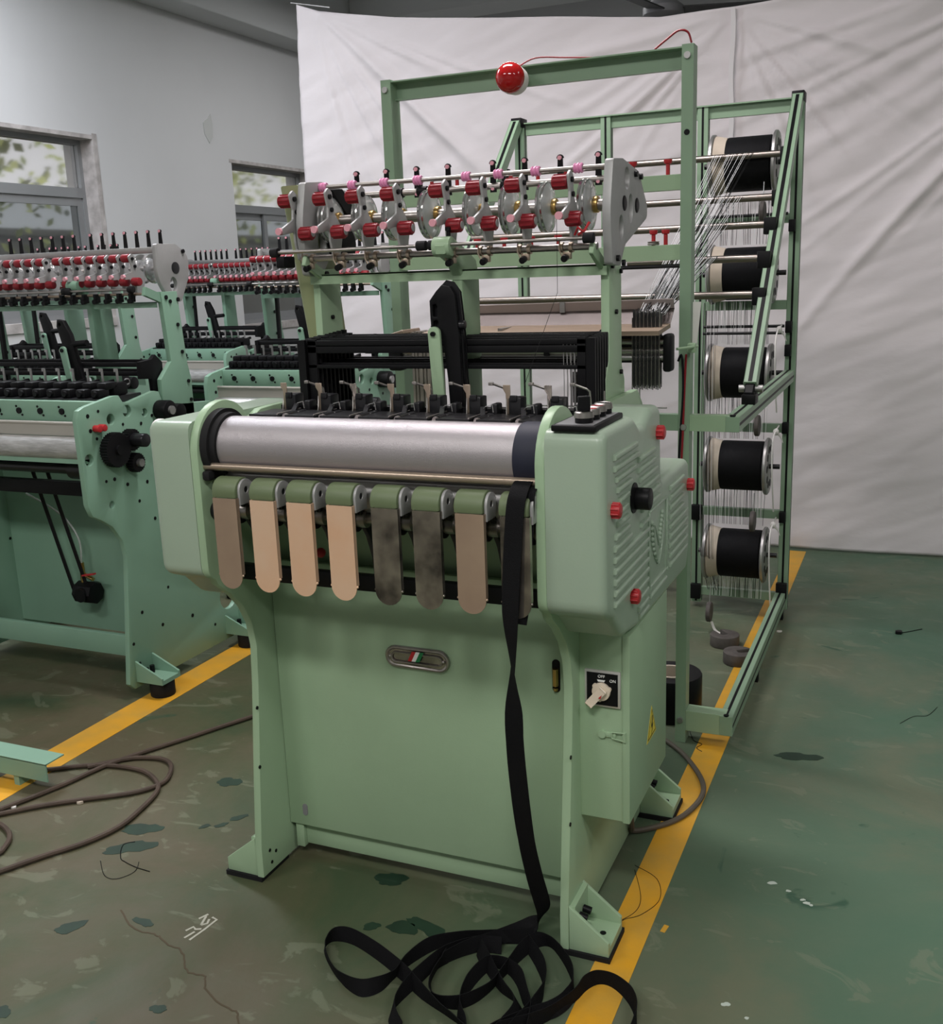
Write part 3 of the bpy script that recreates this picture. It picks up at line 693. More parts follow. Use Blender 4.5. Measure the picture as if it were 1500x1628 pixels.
        g = G(); g.tube([(x + .035, .255, 1.158), (x + .055, .235, 1.172), (x + .070, .235, 1.176), (x + .072, .235, 1.160)], .0011, 5); P('weft_wire', g, DULL, hd)
    # heald frames
    for k in range(10):
        y = .416 + .0195 * k; dz = (.0, .003, -.002, .004, .001, .005, -.001, .003, .002, .004)[k]; th = .0075
        zt = 1.300 + dz; zb = 1.108 + dz
        g = G(); x0, x1 = .034, .742
        g.box(x0, x1, y - th / 2, y + th / 2, zt - .012, zt, .001); g.box(x0, x1, y - th / 2, y + th / 2, zt - .030, zt - .014, .001)
        g.box(x0, x1, y - th / 2, y + th / 2, zt - .0665, zt - .0575, .001); g.box(x0, x1, y - th / 2, y + th / 2, zb, zb + .010, .001)
        for a, b in ((x0, x0 + .024), (x1 - .020, x1)): g.box(a, b, y - th / 2, y + th / 2, zb, zt + .004, .001)
        fr = P('heald_frame', g, BLACK)
        g = G()
        for q in range(5):
            xx = .690 + .0085 * q + .0012 * (k % 3); g.tube([(xx, y, zt - .012), (xx + .001, y, zt - .10), (xx, y, zb + .006)], .0009, 4)
        if k < 7: P('heald_wire', g, DULL, fr)
    for x0, x1 in ((.010, .031), (.7455, .766)):
        g = G(); g.box(x0, x1, .404, .412, 1.09, 1.302); g.box(x0, x1, .600, .612, 1.09, 1.315)
        for k in range(9): y = .416 + .0195 * (k + .5); g.box(x0, x1, y - .0045, y + .0045, 1.09, 1.302 + .0015 * k, .001)
        P('frame_guide', g, BLACK)
    g = G(); g.box(.640, .712, .636, .640, 1.13, 1.205); P('mirror_plate', g, TARN_REFL)
    # central lever stack
    lev = [(.430, 1.145), (.466, 1.145), (.461, 1.215), (.459, 1.306), (.456, 1.348), (.451, 1.404), (.440, 1.420), (.420, 1.424), (.405, 1.410), (.3885, 1.390), (.389, 1.350), (.3905, 1.318), (.419, 1.300), (.427, 1.213)]
    def rr(x, z, w, h): return fillet([(x - w, z - h), (x + w, z - h), (x + w, z + h), (x - w, z + h)], w * .8, 4)
    g = G(); g.prism(lev, 'y', .372, .386, holes=[rr(.402, 1.368, .0058, .014), rr(.403, 1.338, .0065, .008)], bev=.0025)
    for y0, y1, dx, dz in ((.389, .401, .003, .003), (.405, .409, .003, .003)):
        g.prism([(x + dx, z + dz) for x, z in lev], 'y', y0, y1, bev=.002)
    lv = P('lever_stack', g, BLACK)
    g = G(); g.prism([(x + .006, z + .010) for x, z in lev[3:12]], 'y', .3865, .3885); P('lever_shim', g, BLACKM, lv)
    g = G(); g.cyl((.455, .384, 1.335), (.470, .384, 1.335), .010, n=16, bev=.001); P('lever_pin', g, BLACKM, lv)
    g = G(); g.prism([(.397, 1.150), (.425, 1.150), (.4185, 1.318)] + arc(.4035, 1.318, .015, 0, PI, 10)[1:] , 'y', .356, .366, bev=.0015); lk = P('green_link', g, GREEN)
    g = G(); g.cyl((.4035, .357, 1.317), (.4035, .349, 1.317), .0055, n=12); g.cyl((.411, .357, 1.160), (.411, .349, 1.160), .0065, n=12); P('link_bolt', g, BLACK, lk)
    g = G(); g.box(.380, .460, .365, .41, 1.10, 1.146); P('lever_base', g, BLACKM)
    # posts, casting and cross bar that carry the weft feeder
    for xa, xb in ((.0, .020), (.748, .768)):
        g = G(); g.prism([(.484, 1.09), (.642, 1.09), (.640, 1.19), (.616, 1.225), (.612, 1.47), (.512, 1.47), (.512, 1.25), (.484, 1.205)], 'x', xa, xb, bev=.002)
        ps = P('feeder_post', g, GREEN)
        g = G()
        for y, z in ((.60, 1.44), (.53, 1.452), (.56, 1.35), (.60, 1.21), (.60, 1.13), (.52, 1.13)): bolt(g, (xb - .001, y, z), (1, 0, 0), .0055, .007, 8)
        P('post_bolt', g, BLACK, ps)
    g = G(); g.prism([(.50, 1.13), (.60, 1.13), (.60, 1.44), (.585, 1.48), (.54, 1.50), (.46, 1.527), (.425, 1.527), (.408, 1.51), (.412, 1.492), (.44, 1.482), (.475, 1.47), (.50, 1.44)], 'x', .388, .418, bev=.006, seg=3)
    g.cyl((.380, .432, 1.508), (.424, .432, 1.508), .0225, n=24, bev=.003); cc = P('centre_casting', g, GREEN)
    g = G(); g.cyl((.412, .44, 1.527), (.412, .44, 1.543), .005, n=10); g.cyl((.412, .44, 1.543), (.412, .44, 1.551), .008, n=8); P('casting_bolt', g, BLACK, cc)
    g = G(); g.box(.002, .766, .498, .503, 1.433, 1.456); g.box(.002, .766, .498, .535, 1.453, 1.457); P('cross_bar', g, GREEN)
    g = G(); g.prism([(.49, 1.672), (.615, 1.682), (.72, 1.0), (.64, .99)], 'x', -.066, -.0025, bev=.012, seg=3); P('belt_guard', g, OLIVE)
    g = G(); g.bar((.030, .43, 1.492), (.030, .51, 1.455), .012, .026, bev=.002); g.bar((.752, .43, 1.492), (.752, .51, 1.455), .012, .026, bev=.002); P('rod_bracket', g, GREEN)
    # feeder end plates
    ep = fillet([(.478, 1.676), (.555, 1.682), (.695, 1.664), (.774, 1.592), (.775, 1.562), (.572, 1.497), (.532, 1.452), (.468, 1.455), (.450, 1.567)], [.012, .02, .02, .02, .02, .03, .015, .012, .2], 5)
    def oval(y, z, a, b, n=16, t=0): return [(y + a * math.cos(q) * math.cos(t) - b * math.sin(q) * math.sin(t), z + a * math.cos(q) * math.sin(t) + b * math.sin(q) * math.cos(t)) for q in [2 * PI * i / n for i in range(n)]]
    for x0 in (-.0015, .7685):
        g = G(); g.prism(ep, 'x', x0, x0 + .020, holes=[oval(.590, 1.642, .022, .024), oval(.621, 1.578, .020, .032), oval(.540, 1.535, .019, .026), circ(.566, 1.587, .016, 14), circ(.675, 1.586, .016, 14)], bev=.0022); e_ = P('end_plate', g, CASTAL)
        g = G()
        for y in (.566, .675): g.lathe([(x0 - .001, .007), (x0 - .001, .0165), (x0 + .021, .0165), (x0 + .0225, .013), (x0 + .0225, .007)], (0, y, 1.587), 'x', 20)
        P('bearing', g, BLACK, e_)
        g = G()
        for y, z in ((.50, 1.468), (.545, 1.458), (.655, 1.655), (.70, 1.652)): g.cyl((x0 + .02, y, z), (x0 + .027, y, z), .007, n=10)
        P('plate_bolt', g, BLACK, e_)
    # rods
    def rod(nm, x0, x1, y, z, r, m=STEEL, par=T): g = G(); g.cyl((x0, y, z), (x1, y, z), r, n=14); return P(nm, g, m, par)
    rod('top_rod', -.001, .770, .545, 1.667, .0055)
    r2 = rod('lever_rod', -.001, .770, .655, 1.650, .008)
    rod('drive_axle', -.002, .772, .566, 1.587, .0125); rod('drive_axle', -.002, .772, .675, 1.586, .008)
    for a, b in ((-.055, .345), (.372, .742)):
        q = rod('front_rod', a, b, .424, 1.512, .0042)
        g = G(); g.cyl((a - .003, .424, 1.512), (a + .018, .424, 1.512), .0115, n=14, bev=.002); g.cyl((b - .006, .424, 1.512), (b + .018, .424, 1.512), .0115, n=14, bev=.002); P('rod_cap', g, RUBBER, q)
    rod('clamp_rod', .010, .760, .450, 1.495, .0078)
    g = G(); g.box(-.045, -.02, .42, .47, 1.475, 1.503, .004); P('rod_holder', g, BLACK)
    g = G(); g.cyl((.019, .60, 1.53), (.06, .60, 1.53), .040, n=24, bev=.004); g.prism([(.55, 1.66), (.60, 1.665), (.68, 1.60), (.66, 1.57)], 'x', .035, .05); P('belt_wheel', g, RUBBER)
    for xa, xb in ((.170, .195), (.235, .262), (.40, .412), (.46, .475), (.605, .625)):
        g = G(); g.cyl((xa, .655, 1.650), (xb, .655, 1.650), .0125, n=14, bev=.002); g.box(xa + .004, xa + .012, .648, .660, 1.66, 1.672); P('rod_collar', g, BLACK, r2)
    # feeder units, shared meshes
    br = fillet([(.444, 1.646), (.460, 1.658), (.476, 1.648), (.480, 1.602), (.507, 1.575), (.514, 1.545), (.500, 1.500), (.470, 1.492), (.457, 1.535), (.456, 1.560), (.405, 1.551), (.402, 1.567), (.452, 1.588), (.455, 1.612)], .006, 3)
    gb = G(); gb.prism(br, 'x', -.003, .003, bev=.001); ME_BR = gb.mesh('feed_bracket', CASTAL)
    def knobmesh(nm):
        g = G(); g.cyl((-.018, 0, 0), (.018, 0, 0), .0150, n=24, bev=.003)
        for k in range(10): a = 2 * PI * k / 10; g.cyl((-.014, .0148 * math.cos(a), .0148 * math.sin(a)), (.014, .0148 * math.cos(a), .0148 * math.sin(a)), .0022, n=6)
        return g.mesh(nm, RED)
    ME_KN = knobmesh('red_knob')
    g = G(); g.cyl((.017, 0, 0), (.0195, 0, 0), .0085, n=16); ME_CAP = g.mesh('knob_cap', CASTAL)
    g = G(); g.lathe([(-.006, .0035), (-.006, .0085), (.006, .0085), (.006, .0035)], (0, 0, 0), 'y', 16); ME_EY = g.mesh('eyelet', PINKP)
    g = G(); g.cyl((.003, .460, 1.637), (.008, .460, 1.637), .006, n=8); g.cyl((.003, .466, 1.607), (.008, .466, 1.607), .0055, n=8); ME_SC = g.mesh('bracket_screw', BLACK)
    prf = [(-.012, .008), (-.0125, .050), (-.009, .056), (-.0055, .056), (-.004, .0515), (-.001, .0515), (.001, .056), (.0045, .0555), (.009, .047), (.013, .032), (.014, .018), (.014, .008)]
    g = G(); g.lathe(prf, (0, 0, 0), 'x', 40); ME_DI = g.mesh('yarn_disc', ACRYL, 50)
    g = G(); g.lathe([(-.0125, .0500), (-.0100, .0568), (-.0050, .0568), (-.0045, .0555), (-.0090, .0555), (-.0110, .0500)], (0, 0, 0), 'x', 40, caps=False); ME_RM = g.mesh('disc_rim', CHROME)
    g = G(); g.lathe([(.0005, .0555), (.0015, .0568), (.0050, .0565), (.0060, .0545), (.0040, .0550)], (0, 0, 0), 'x', 40, caps=False); ME_RN = g.mesh('disc_rim', CHROME)
    g = G(); g.cyl((.014, 0, 0), (.025, 0, 0), .0185, n=20, bev=.002); ME_HU = g.mesh('disc_hub', BRASS)
    g = G(); g.cyl((-.020, 0, 0), (-.012, 0, 0), .013, n=16); ME_HC = g.mesh('disc_collar', BRASS)
    prk = [(-.010, .0055), (-.010, .010), (-.0065, .0115), (-.005, .0095), (-.002, .0095), (-.001, .0115), (.002, .0115), (.003, .0095), (.006, .0095), (.007, .0115), (.010, .010), (.010, .0055)]
    g = G(); g.lathe(prk, (0, 0, 0), 'x', 20); ME_PK = g.mesh('pink_guide', PINK)
    g = G(); g.prism([(-.008, -.016)] + [(.008, -.016)] + [(.006, .050)] + arc(0, .050, .009, 0, PI, 8) + [(-.006, .050)], 'y', -.003, .003, bev=.001); ME_LV = g.mesh('eyelet_lever', BLACK)
    g = G(); g.lathe([(-.0042, .0025), (-.0042, .0050), (.0042, .0050), (.0042, .0025)], (0, 0, .051), 'y', 12); g.lathe([(-.0042, .0025), (-.0042, .0042), (.0042, .0042), (.0042, .0025)], (0, 0, -.008), 'y', 12); ME_LE = g.mesh('lever_eyelet', PINKP)
    g = G(); g.lathe([(-.004, .0078), (-.004, .0115), (.004, .0115), (.004, .0078)], (-.011, .450, 1.495), 'x', 14); g.lathe([(-.004, .0078), (-.004, .0115), (.004, .0115), (.004, .0078)], (.011, .450, 1.495), 'x', 14)
    g.box(-.010, .010, .446, .458, 1.470, 1.486, .002); g.tube([(-.012, .438, 1.512), (-.013, .436, 1.49), (-.006, .44, 1.472), (.004, .445, 1.468)], .0018, 6); ME_CL = g.mesh('yarn_clamp', TAN)
    g = G(); g.cyl((0, .444, 1.474), (0, .428, 1.470), .0075, n=14, bev=.001); ME_CK = g.mesh('clamp_knob', BLACK)
    ux = (-.033, .066, .156, .250, .375, .468, .562, .672)
    lx = (.029, .120, .209, .299, .423, .509, .600, .706)
    dx = (.036, .132, .215, .310, .427, .517, .606, .704)
    px = (.027, .109, .198, .288, .414, .495, .586, .687); ex = (.063, .149, .234, .320, .439, .521, .610, .703)
    cx_ = (.034, .122, .208, .294, .413, .498, .593, .690)
    for i in range(8):
        b_ = P('feed_bracket', ME_BR, None, T, (ux[i] + .024, 0, 0))
        P('red_knob', ME_KN, None, b_, (ux[i], .468, 1.634)); P('red_knob', ME_KN, None, b_, (lx[i], .452, 1.5545)); P('knob_cap', ME_CAP, None, b_, (lx[i], .452, 1.5545))
        P('pink_eyelet', ME_EY, None, b_, (ux[i] + .018, .402, 1.560)); P('bracket_screw', ME_SC, None, b_, (ux[i] + .024, 0, 0))
        d_ = P('yarn_disc', ME_DI, None, T, (dx[i], .566, 1.588)); P('disc_rim', ME_RM, None, d_, (dx[i], .566, 1.588)); P('disc_rim', ME_RN, None, d_, (dx[i], .566, 1.588)); P('disc_hub', ME_HU, None, d_, (dx[i], .566, 1.588)); P('disc_collar', ME_HC, None, d_, (dx[i], .566, 1.588))
        P('pink_guide', ME_PK, None, T, (px[i] + .002, .545, 1.667))
        l_ = P('eyelet_lever', ME_LV, None, T, (ex[i], .655, 1.652)); P('lever_eyelet', ME_LE, None, l_, (ex[i], .652, 1.652))
        c_ = P('yarn_clamp', ME_CL, None, T, (cx_[i], 0, 0)); P('clamp_knob', ME_CK, None, c_, (cx_[i], 0, 0))
    g = G(); g.tube([(.712, .44, 1.520), (.722, .43, 1.535), (.735, .43, 1.525), (.745, .44, 1.545)], .003, 6); g.tube([(.72, .44, 1.52), (.74, .43, 1.53)], .003, 6); P('red_wire_clip', g, REDB)
    g = G(); g.tube([(.684, .402, 1.558), (.684, .40, 1.40), (.640, .30, 1.21)], .0006, 4); P('weft_yarn', g, BLACK)
    # drive stub on the left end
    g = G(); g.cyl((-.145, .14, 1.10), (-.20, .14, 1.10), .03, n=20, bev=.004); P('drive_stub', g, BLACKM)
    g = G(); g.cyl((-.136, .06, 1.125), (-.150, .06, 1.125), .030, n=24, bev=.003); P('end_boss', g, WHITE)
    return T
main_loom()

# ------------------------------------------------------------------ WARP CREEL WITH ITS GATE
def creel():
    T = thing('warp_creel', (0.40, 1.85, 0.0), 'green steel frame creel with slanted rails standing behind the nearest loom', 'creel')
    P = lambda nm, g, m, par=T, at=(0, 0, 0), s=38: obj(nm, g, m, par, at, s)
    def channel(nm, a, b, w, d, m=GREENF):              # gate post: C section open to the back
        g = G(); x0, x1 = a; y0, y1 = b
        return nm
    def post(x0, x1, y0, y1, z0, z1, nm='gate_post'):
        g = G(); g.box(x0, x1, y0, y0 + .004, z0, z1); g.box(x0, x0 + .004, y0 + .004, y1, z0, z1); g.box(x1 - .004, x1, y0 + .004, y1, z0, z1)
        return P(nm, g, GREENF, s=0)
    GY = 1.197
    def vhole(par, x, y, z, d=(0, -1, 0), r=.008, m=BLACK, nm='post_hole', h=.0012):
        g = G(); c = Vector((x, y, z)); g.cyl(c, c + Vector(d) * h, r, n=12); P(nm, g, m, par)
    pr = post(.777, .809, GY, GY + .05, 0.0, 2.024); pl = post(-.139, -.107, GY, GY + .06, 0.0, 2.024)
    for z in (1.995, 1.02 - .03, .075): vhole(pr, .793, GY, z, r=.009, m=DULL, nm='post_bolt', h=.008)
    vhole(pl, -.123, GY, 1.995, r=.009, m=DULL, nm='post_bolt', h=.008)
    vhole(pr, .793, GY, 1.80); vhole(pl, -.123, GY, 1.705)
    g = G(); g.box(-.107, .777, GY + .044, GY + .048, 1.967, 2.02); g.box(-.107, .777, GY + .004, GY + .044, 2.016, 2.02); g.box(-.107, .777, GY + .03, GY + .044, 1.967, 1.971); tb = P('gate_top_beam', g, GREENF, s=0)
    for z0, z1, nm in ((1.652, 1.694, 'gate_cross_beam'), (1.462, 1.505, 'gate_cross_beam')):
        g = G(); g.box(-.107, .777, GY + .02, GY + .048, z0, z1, .001); cb = P(nm, g, GREEN, s=0)
        for i in range(8):
            x = (.005, .09, .178, .265, .350, .435, .535, .635)[i] + (.0 if z0 > 1.5 else .06); y = GY + .03
            g = G(); g.cyl((x, y, z1 + .030), (x, y, z1 + .042), .0105, .0125, n=16, bev=.002); g.cyl((x, y, z1), (x, y, z1 + .031), .0058, n=10); cp = P('tension_post', g, REDB, cb)
            g = G(); g.lathe([(z1 + .001, .005), (z1 + .001, .015), (z1 + .004, .018), (z1 + .007, .015), (z1 + .010, .018), (z1 + .012, .005)], (x, y, 0), 'z', 18); P('tension_disc', g, STEEL, cb)
    for i in range(2):
        x = .735 if i == 0 else .73; z1 = 1.694 if i == 0 else 1.505; y = GY + .03
        g = G(); g.cyl((x, y, z1 + .030), (x, y, z1 + .042), .0105, .0125, n=16, bev=.002); g.cyl((x, y, z1), (x, y, z1 + .031), .0058, n=10); P('tension_post', g, REDB)
    g = G(); g.cyl((-.107, GY + .03, 1.446), (.777, GY + .03, 1.446), .006, n=10); P('thread_rod', g, BLACKM)
    # red warning dome under the top beam
    g = G(); g.ball((.300, 1.150, 1.981), .042, 32, (1, .95, 1)); lamp = P('warning_lamp', g, REDL)
    g = G(); g.cyl((.300, 1.160, 1.980), (.303, 1.198, 1.978), .0420, .038, n=28, bev=.003); tag(P('lamp_base', g, WHITE, lamp), 'pale base ring of the lamp')
    g = G(); g.tube(smoothpath([(.31, 1.19, 2.015), (.36, 1.20, 2.035), (.44, 1.215, 2.030), (.52, 1.22, 2.022)], 5), .0022, 6); P('lamp_wire', g, RED, lamp)
    g = G(); g.tube(smoothpath([(.70, 1.21, 2.022), (.735, 1.21, 2.045), (.765, 1.21, 2.062), (.79, 1.21, 2.055), (.80, 1.21, 2.028)], 5), .003, 6); P('post_wire', g, RED, tb)
    g = G(); g.tube(smoothpath([(.799, GY - .004, 1.20), (.795, GY - .004, 1.10), (.792, GY - .004, .98), (.788, GY - .005, .86)], 5), .0035, 6); P('red_cable', g, RED, pr)
    g = G(); g.tube(smoothpath([(.776, GY - .004, 1.18), (.787, GY - .006, 1.195), (.792, GY - .005, 1.10), (.785, GY - .005, .97), (.780, GY - .005, .86)], 5), .0035, 6); P('black_cable', g, BLACK, pr)
    # front beams, side profiles
    def extr(a, b, w, h, up=(0, 0, 1), nm='side_profile', slots=('u', 's'), sw=.0085):
        g = G(); g.bar(a, b, w, h, up=up, bev=.0015); o = P(nm, g, GREENF, s=0)
        A, B = Vector(a), Vector(b); d = (B - A).normalized(); u = Vector(up); sd = d.cross(u).normalized(); u = sd.cross(d).normalized()
        for s_ in slots:
            n_ = {'u': u, 's': sd, 'n': -u, 'm': -sd}[s_]; half = (h if s_ in 'un' else w) / 2
            off = n_ * (half - .0005); g = G(); g.bar(A + off + d * .004, B + off - d * .004, sw if s_ in 'un' else .002, .002 if s_ in 'un' else sw, up=u); P('slot_strip', g, BLACK, o, s=0)
        return o
    g = G(); g.box(.809, .930, GY + .002, GY + .03, .978, 1.026, .001); P('front_beam', g, GREEN, s=0)
    g = G(); g.box(.50, .777, GY + .002, GY + .03, .978, 1.026, .001); P('front_beam', g, GREENF, s=0)
    g = G(); g.box(.809, .930, GY + .002, GY + .055, .040, .106, .001); P('front_beam', g, GREEN, s=0)
    extr((.932, GY, 1.001), (.932, 2.53, 1.001), .040, .046); extr((.932, GY, .073), (.932, 2.53, .073), .040, .064)
    g = G(); g.cyl((.932, GY + .006, .104), (.932, GY + .006, .108), .008, n=12); P('slot_plug', g, BLACK); g = G(); g.box(.924, .940, GY, GY + .012, 1.020, 1.028, .002); P('slot_plug', g, BLACK)
    for y in (1.75, 2.45): g = G(); g.box(.925, .950, y, y + .03, 0, .042); P('floor_pad', g, BLACK)
    # rear uprights and beams
    for x in (.935, .575, .181, -.195):
        extr((x, 2.55, .02), (x, 2.55, 2.05), .042, .040, up=(0, -1, 0), nm='upright', slots=('u', 's'))
    g = G()
    for z, x0, x1 in ((2.02, -.17, .915),):
        g.box(x0, x1, 2.545, 2.565, 2.0, 2.048, .001); g.box(x0, x1, 2.525, 2.565, 2.044, 2.049)
    P('top_beam', g, GREENF, s=0)
    for z in (1.592, 1.262, .770, .410, .055):
        g = G(); g.box(.597, .914, 2.528, 2.552, z, z + .036, .001); P('cross_rail', g, GREENF, s=0)
    g = G(); g.box(-.17, .56, 2.535, 2.56, .40, .44); P('cross_rail', g, GREENF, s=0)
    for x in (.935, -.195):
        g = G(); g.box(x - .024, x + .022, 2.50, 2.575, 2.03, 2.068, .003); P('corner_joint', g, BLACK)
        extr((x, 2.50, 2.04), (x, 1.50, 1.075), .038, .040, up=(0, -1, 1), nm='slanted_rail', slots=('u', 's', 'n'), sw=.0125)
    g = G(); g.box(.915, .957, 1.455, 1.52, 1.022, 1.055, .004); g.bar((.935, 1.475, 1.045), (.935, 1.545, 1.115), .03, .036, bev=.004); hn = P('hinge_joint', g, BLACK)
    g = G(); g.cyl((.900, 1.505, 1.068), (.972, 1.505, 1.068), .012, n=12); P('hinge_pin', g, DULL, hn)
    for z in (1.578, 1.192, 1.10, .79, .42): g = G(); g.box(.915, .940, 2.50, 2.532, z - .02, z + .025, .002); P('upright_clamp', g, BLACK)
    for x, y, z in ((.575, 2.52, .41), (.575, 2.52, .06), (.935, 2.50, .10)): g = G(); g.box(x - .022, x + .022, y - .015, y + .01, z - .02, z + .045, .003); P('upright_clamp', g, BLACK)
    # rods with their clamps
    for i, (y, z) in enumerate(((2.363, 1.835), (2.171, 1.672), (1.995, 1.573), (1.866, 1.461), (1.772, 1.345))):
        g = G(); x0 = -.195 if i in (0, 2) else (.10 if i == 1 else .45); g.cyl((x0 if i != 4 else -.15, y, z), (.915, y, z), .0125, n=16); r_ = P('thread_rod', g, RODM)
        g = G(); g.box(.896, .938, y - .030, y + .012, z - .034, z + .022, .003); P('rod_clamp', g, BLACK, r_)
        if i == 0: g = G(); g.box(-.215, -.180, y - .02, y + .02, z - .02, z + .02, .003); P('rod_clamp', g, BLACK, r_)
    for y, z in ((2.48, 1.625), (2.48, 1.20), (2.46, 1.175)):
        g = G(); g.cyl((.60, y, z), (.915, y, z), .006, n=10); P('lease_rod', g, BLACKM)
    # sheet metal yarn tray with a wooden table and the drop-wire unit
    x0, x1 = -.05, .775
    g = G(); g.prism([(1.10, 1.286), (1.104, 1.286), (1.160, 1.330), (1.157, 1.333)], 'x', .06, x1 - .003); tr = P('tray_back_sheet', g, SHEETM, s=0)
    g = G(); g.bar((.06, 1.150, 1.337), (x1 - .003, 1.150, 1.345), .006, .026, up=(0, -.3, 1)); P('tray_flange', g, mat('flange_sheet_metal', (0.31, 0.265, 0.25), 0.45, 0.3), tr, s=0)
    g = G(); g.box(.44, .455, 1.140, 1.150, 1.325, 1.355); P('flange_clip', g, DULL, tr, s=0)
    g = G(); g.prism([(.97, 1.268), (.97, 1.280), (1.11, 1.292), (1.11, 1.280)][::-1], 'x', .07, x1 - .003); P('tray_board', g, WOOD, s=0)
    g = G(); g.box(.30, .312, 1.00, 1.09, 1.283, 1.290); P('board_strip', g, DULL, tr)
    g = G(); g.box(-.055, .008, 1.03, 1.045, 1.262, 1.278); g.bar((-.055, 1.04, 1.268), (.005, 1.04, 1.285), .12, .012, bev=.002); P('end_board', g, WOOD)
    for k in range(8):
        g = G(); xx = .012 + k * .009; g.box(xx, xx + .0075, 1.02 + .004 * (k % 3), 1.10, 1.04, 1.281 + .002 * (k % 2)); P('board_slat', g, WOODG)
    g = G(); g.bar((.055, 1.12, 1.285), (.085, 1.18, 1.40), .006, .05, up=(1, 0, 0)); P('tray_gusset', g, SHEETM)
    for z, m_, nm, r in ((1.246, STEEL, 'drop_wire_bar', .009), (1.222, STEEL, 'drop_wire_bar', .011), (1.203, DULL, 'drop_wire_bar', .008)):
        g = G(); g.cyl((-.03, 1.05, z), (.77, 1.05, z), r, n=14); P(nm, g, m_)
    g = G(); g.box(-.06, .77, 1.06, 1.075, 1.188, 1.262); P('drop_wire_frame', g, BLACKM)
    for xa, xb in ((-.075, -.03), (.768, .793)): g = G(); g.box(xa, xb, 1.03, 1.075, 1.165, 1.268, .008); P('drop_wire_end', g, BLACK)
    g = G(); g.box(.425, .440, 1.035, 1.075, 1.18, 1.262); P('drop_wire_end', g, BLACK)
    r = random.Random(5); g = G(); g2 = G()
    for k in range(66):
        x = .682 + .0036 * (k % 22); y = 1.035 + .012 * (k // 22); zt = 1.312 + .004 * ((k * 7) % 5) + .005 * (k // 22); zb = 1.116 + .005 * ((k * 5) % 4)
        (g if k % 3 else g2).box(x, x + .0016, y, y + .006, zb, zt)
    tag(P('drop_wires', g, mat('dark_steel_wire', (0.10, 0.10, 0.105), 0.35, 0.9), s=0), kind='stuff'); tag(P('drop_wires', g2, STEEL, s=0), kind='stuff')
    g = G(); g.cyl((.703, 1.04, 1.075), (.703, 1.04, 1.12), .002, n=6); P('hanging_pin', g, DULL)
    g = G(); g.cyl((.36, 1.05, 1.065), (.777, 1.05, 1.065), .0022, n=6); P('thin_rod', g, DULL)
    g = G(); g.cyl((.793, 1.10, 1.222), (.83, GY - .0, 1.222), .004, n=8); g.box(.805, .828, GY - .02, GY + .0, 1.205, 1.232, .003); P('arm_bracket', g, GREEN)
    g = G(); g.prism([(.813, 1.345), (.836, 1.345), (.824, 1.21), (.813, 1.21)][::-1], 'y', GY + .012, GY + .018); P('guard_strip', g, WHITE)
    # yarns: from the spools over the rods to the drop wires
    rods = ((2.363, 1.848), (2.171, 1.685), (1.995, 1.586), (1.866, 1.474), (1.772, 1.358))
    gw = G(); gk = G(); r = random.Random(11)
    def line(g, pts, rad): g.tube(pts, rad, 4)
    for i, (y, z) in enumerate(rods):
        n = (18, 18, 22, 24, 0)[i]; xa, xb = ((.655, .80), (.66, .79), (.655, .775), (.66, .765), (.66, .76))[i]
        for k in range(n):
            t = (k + r.uniform(-.3, .3)) / max(1, n - 1); x = xa + (xb - xa) * t; xe = .690 + .070 * t
            g = gw if r.random() < (.62, .55, .6, .85, .5)[i] else gk
            line(g, [(x, y - .0125, z - .004), (xe, 1.085, 1.315 + .01 * r.random())], .00085 if g is gw else .001)
    tag(P('white_yarns', gw, YARNW, s=0), kind='stuff'); tag(P('black_yarns', gk, YARN, s=0), kind='stuff')
    gw = G(); gk = G()
    for k in range(15):                                    # yarns running down past the pale core bands
        x = .618 + .052 * (k / 14.0) + r.uniform(-.002, .002); y = 2.355 + r.uniform(0, .01)
        line(gk if k % 4 else gw, [(x + .01, 2.50, .09), (x + .004, y, .28), (x, y, .66), (x - .002, y, 1.02), (x + .004, y - .01, 1.30)], .0009)
    for lvl in (.160, .475, .835, 1.215, 1.60):
        for k in range(34):
            x = .655 + .20 * k / 33; g = gk if r.random() < .6 else gw
            line(g, [(x, 2.475, lvl - .085), (x + r.uniform(-.008, .008), 2.475, lvl + .085)], .0011)
    tag(P('white_yarns', gw, YARNW, s=0), kind='stuff'); tag(P('black_yarns', gk, YARN, s=0), kind='stuff')
    # brake cords with knots
    for z in (1.20, .80, .42):
        g = G(); g.tube(smoothpath([(.905, 2.40, z - .36 if z < .5 else z - .33), (.903, 2.33, z - .15), (.900, 2.36, z - .03), (.905, 2.49, z + .005)], 6), .0032, 6)
        g.ball((.903, 2.42, z - .01), .012, 10, (1, .8, 1.2)); g.tube([(.903, 2.42, z - .01), (.920, 2.43, z - .03), (.930, 2.43, z - .055)], [.006, .004, .001], 6); P('brake_cord', g, ROPE)
    return T
creel()

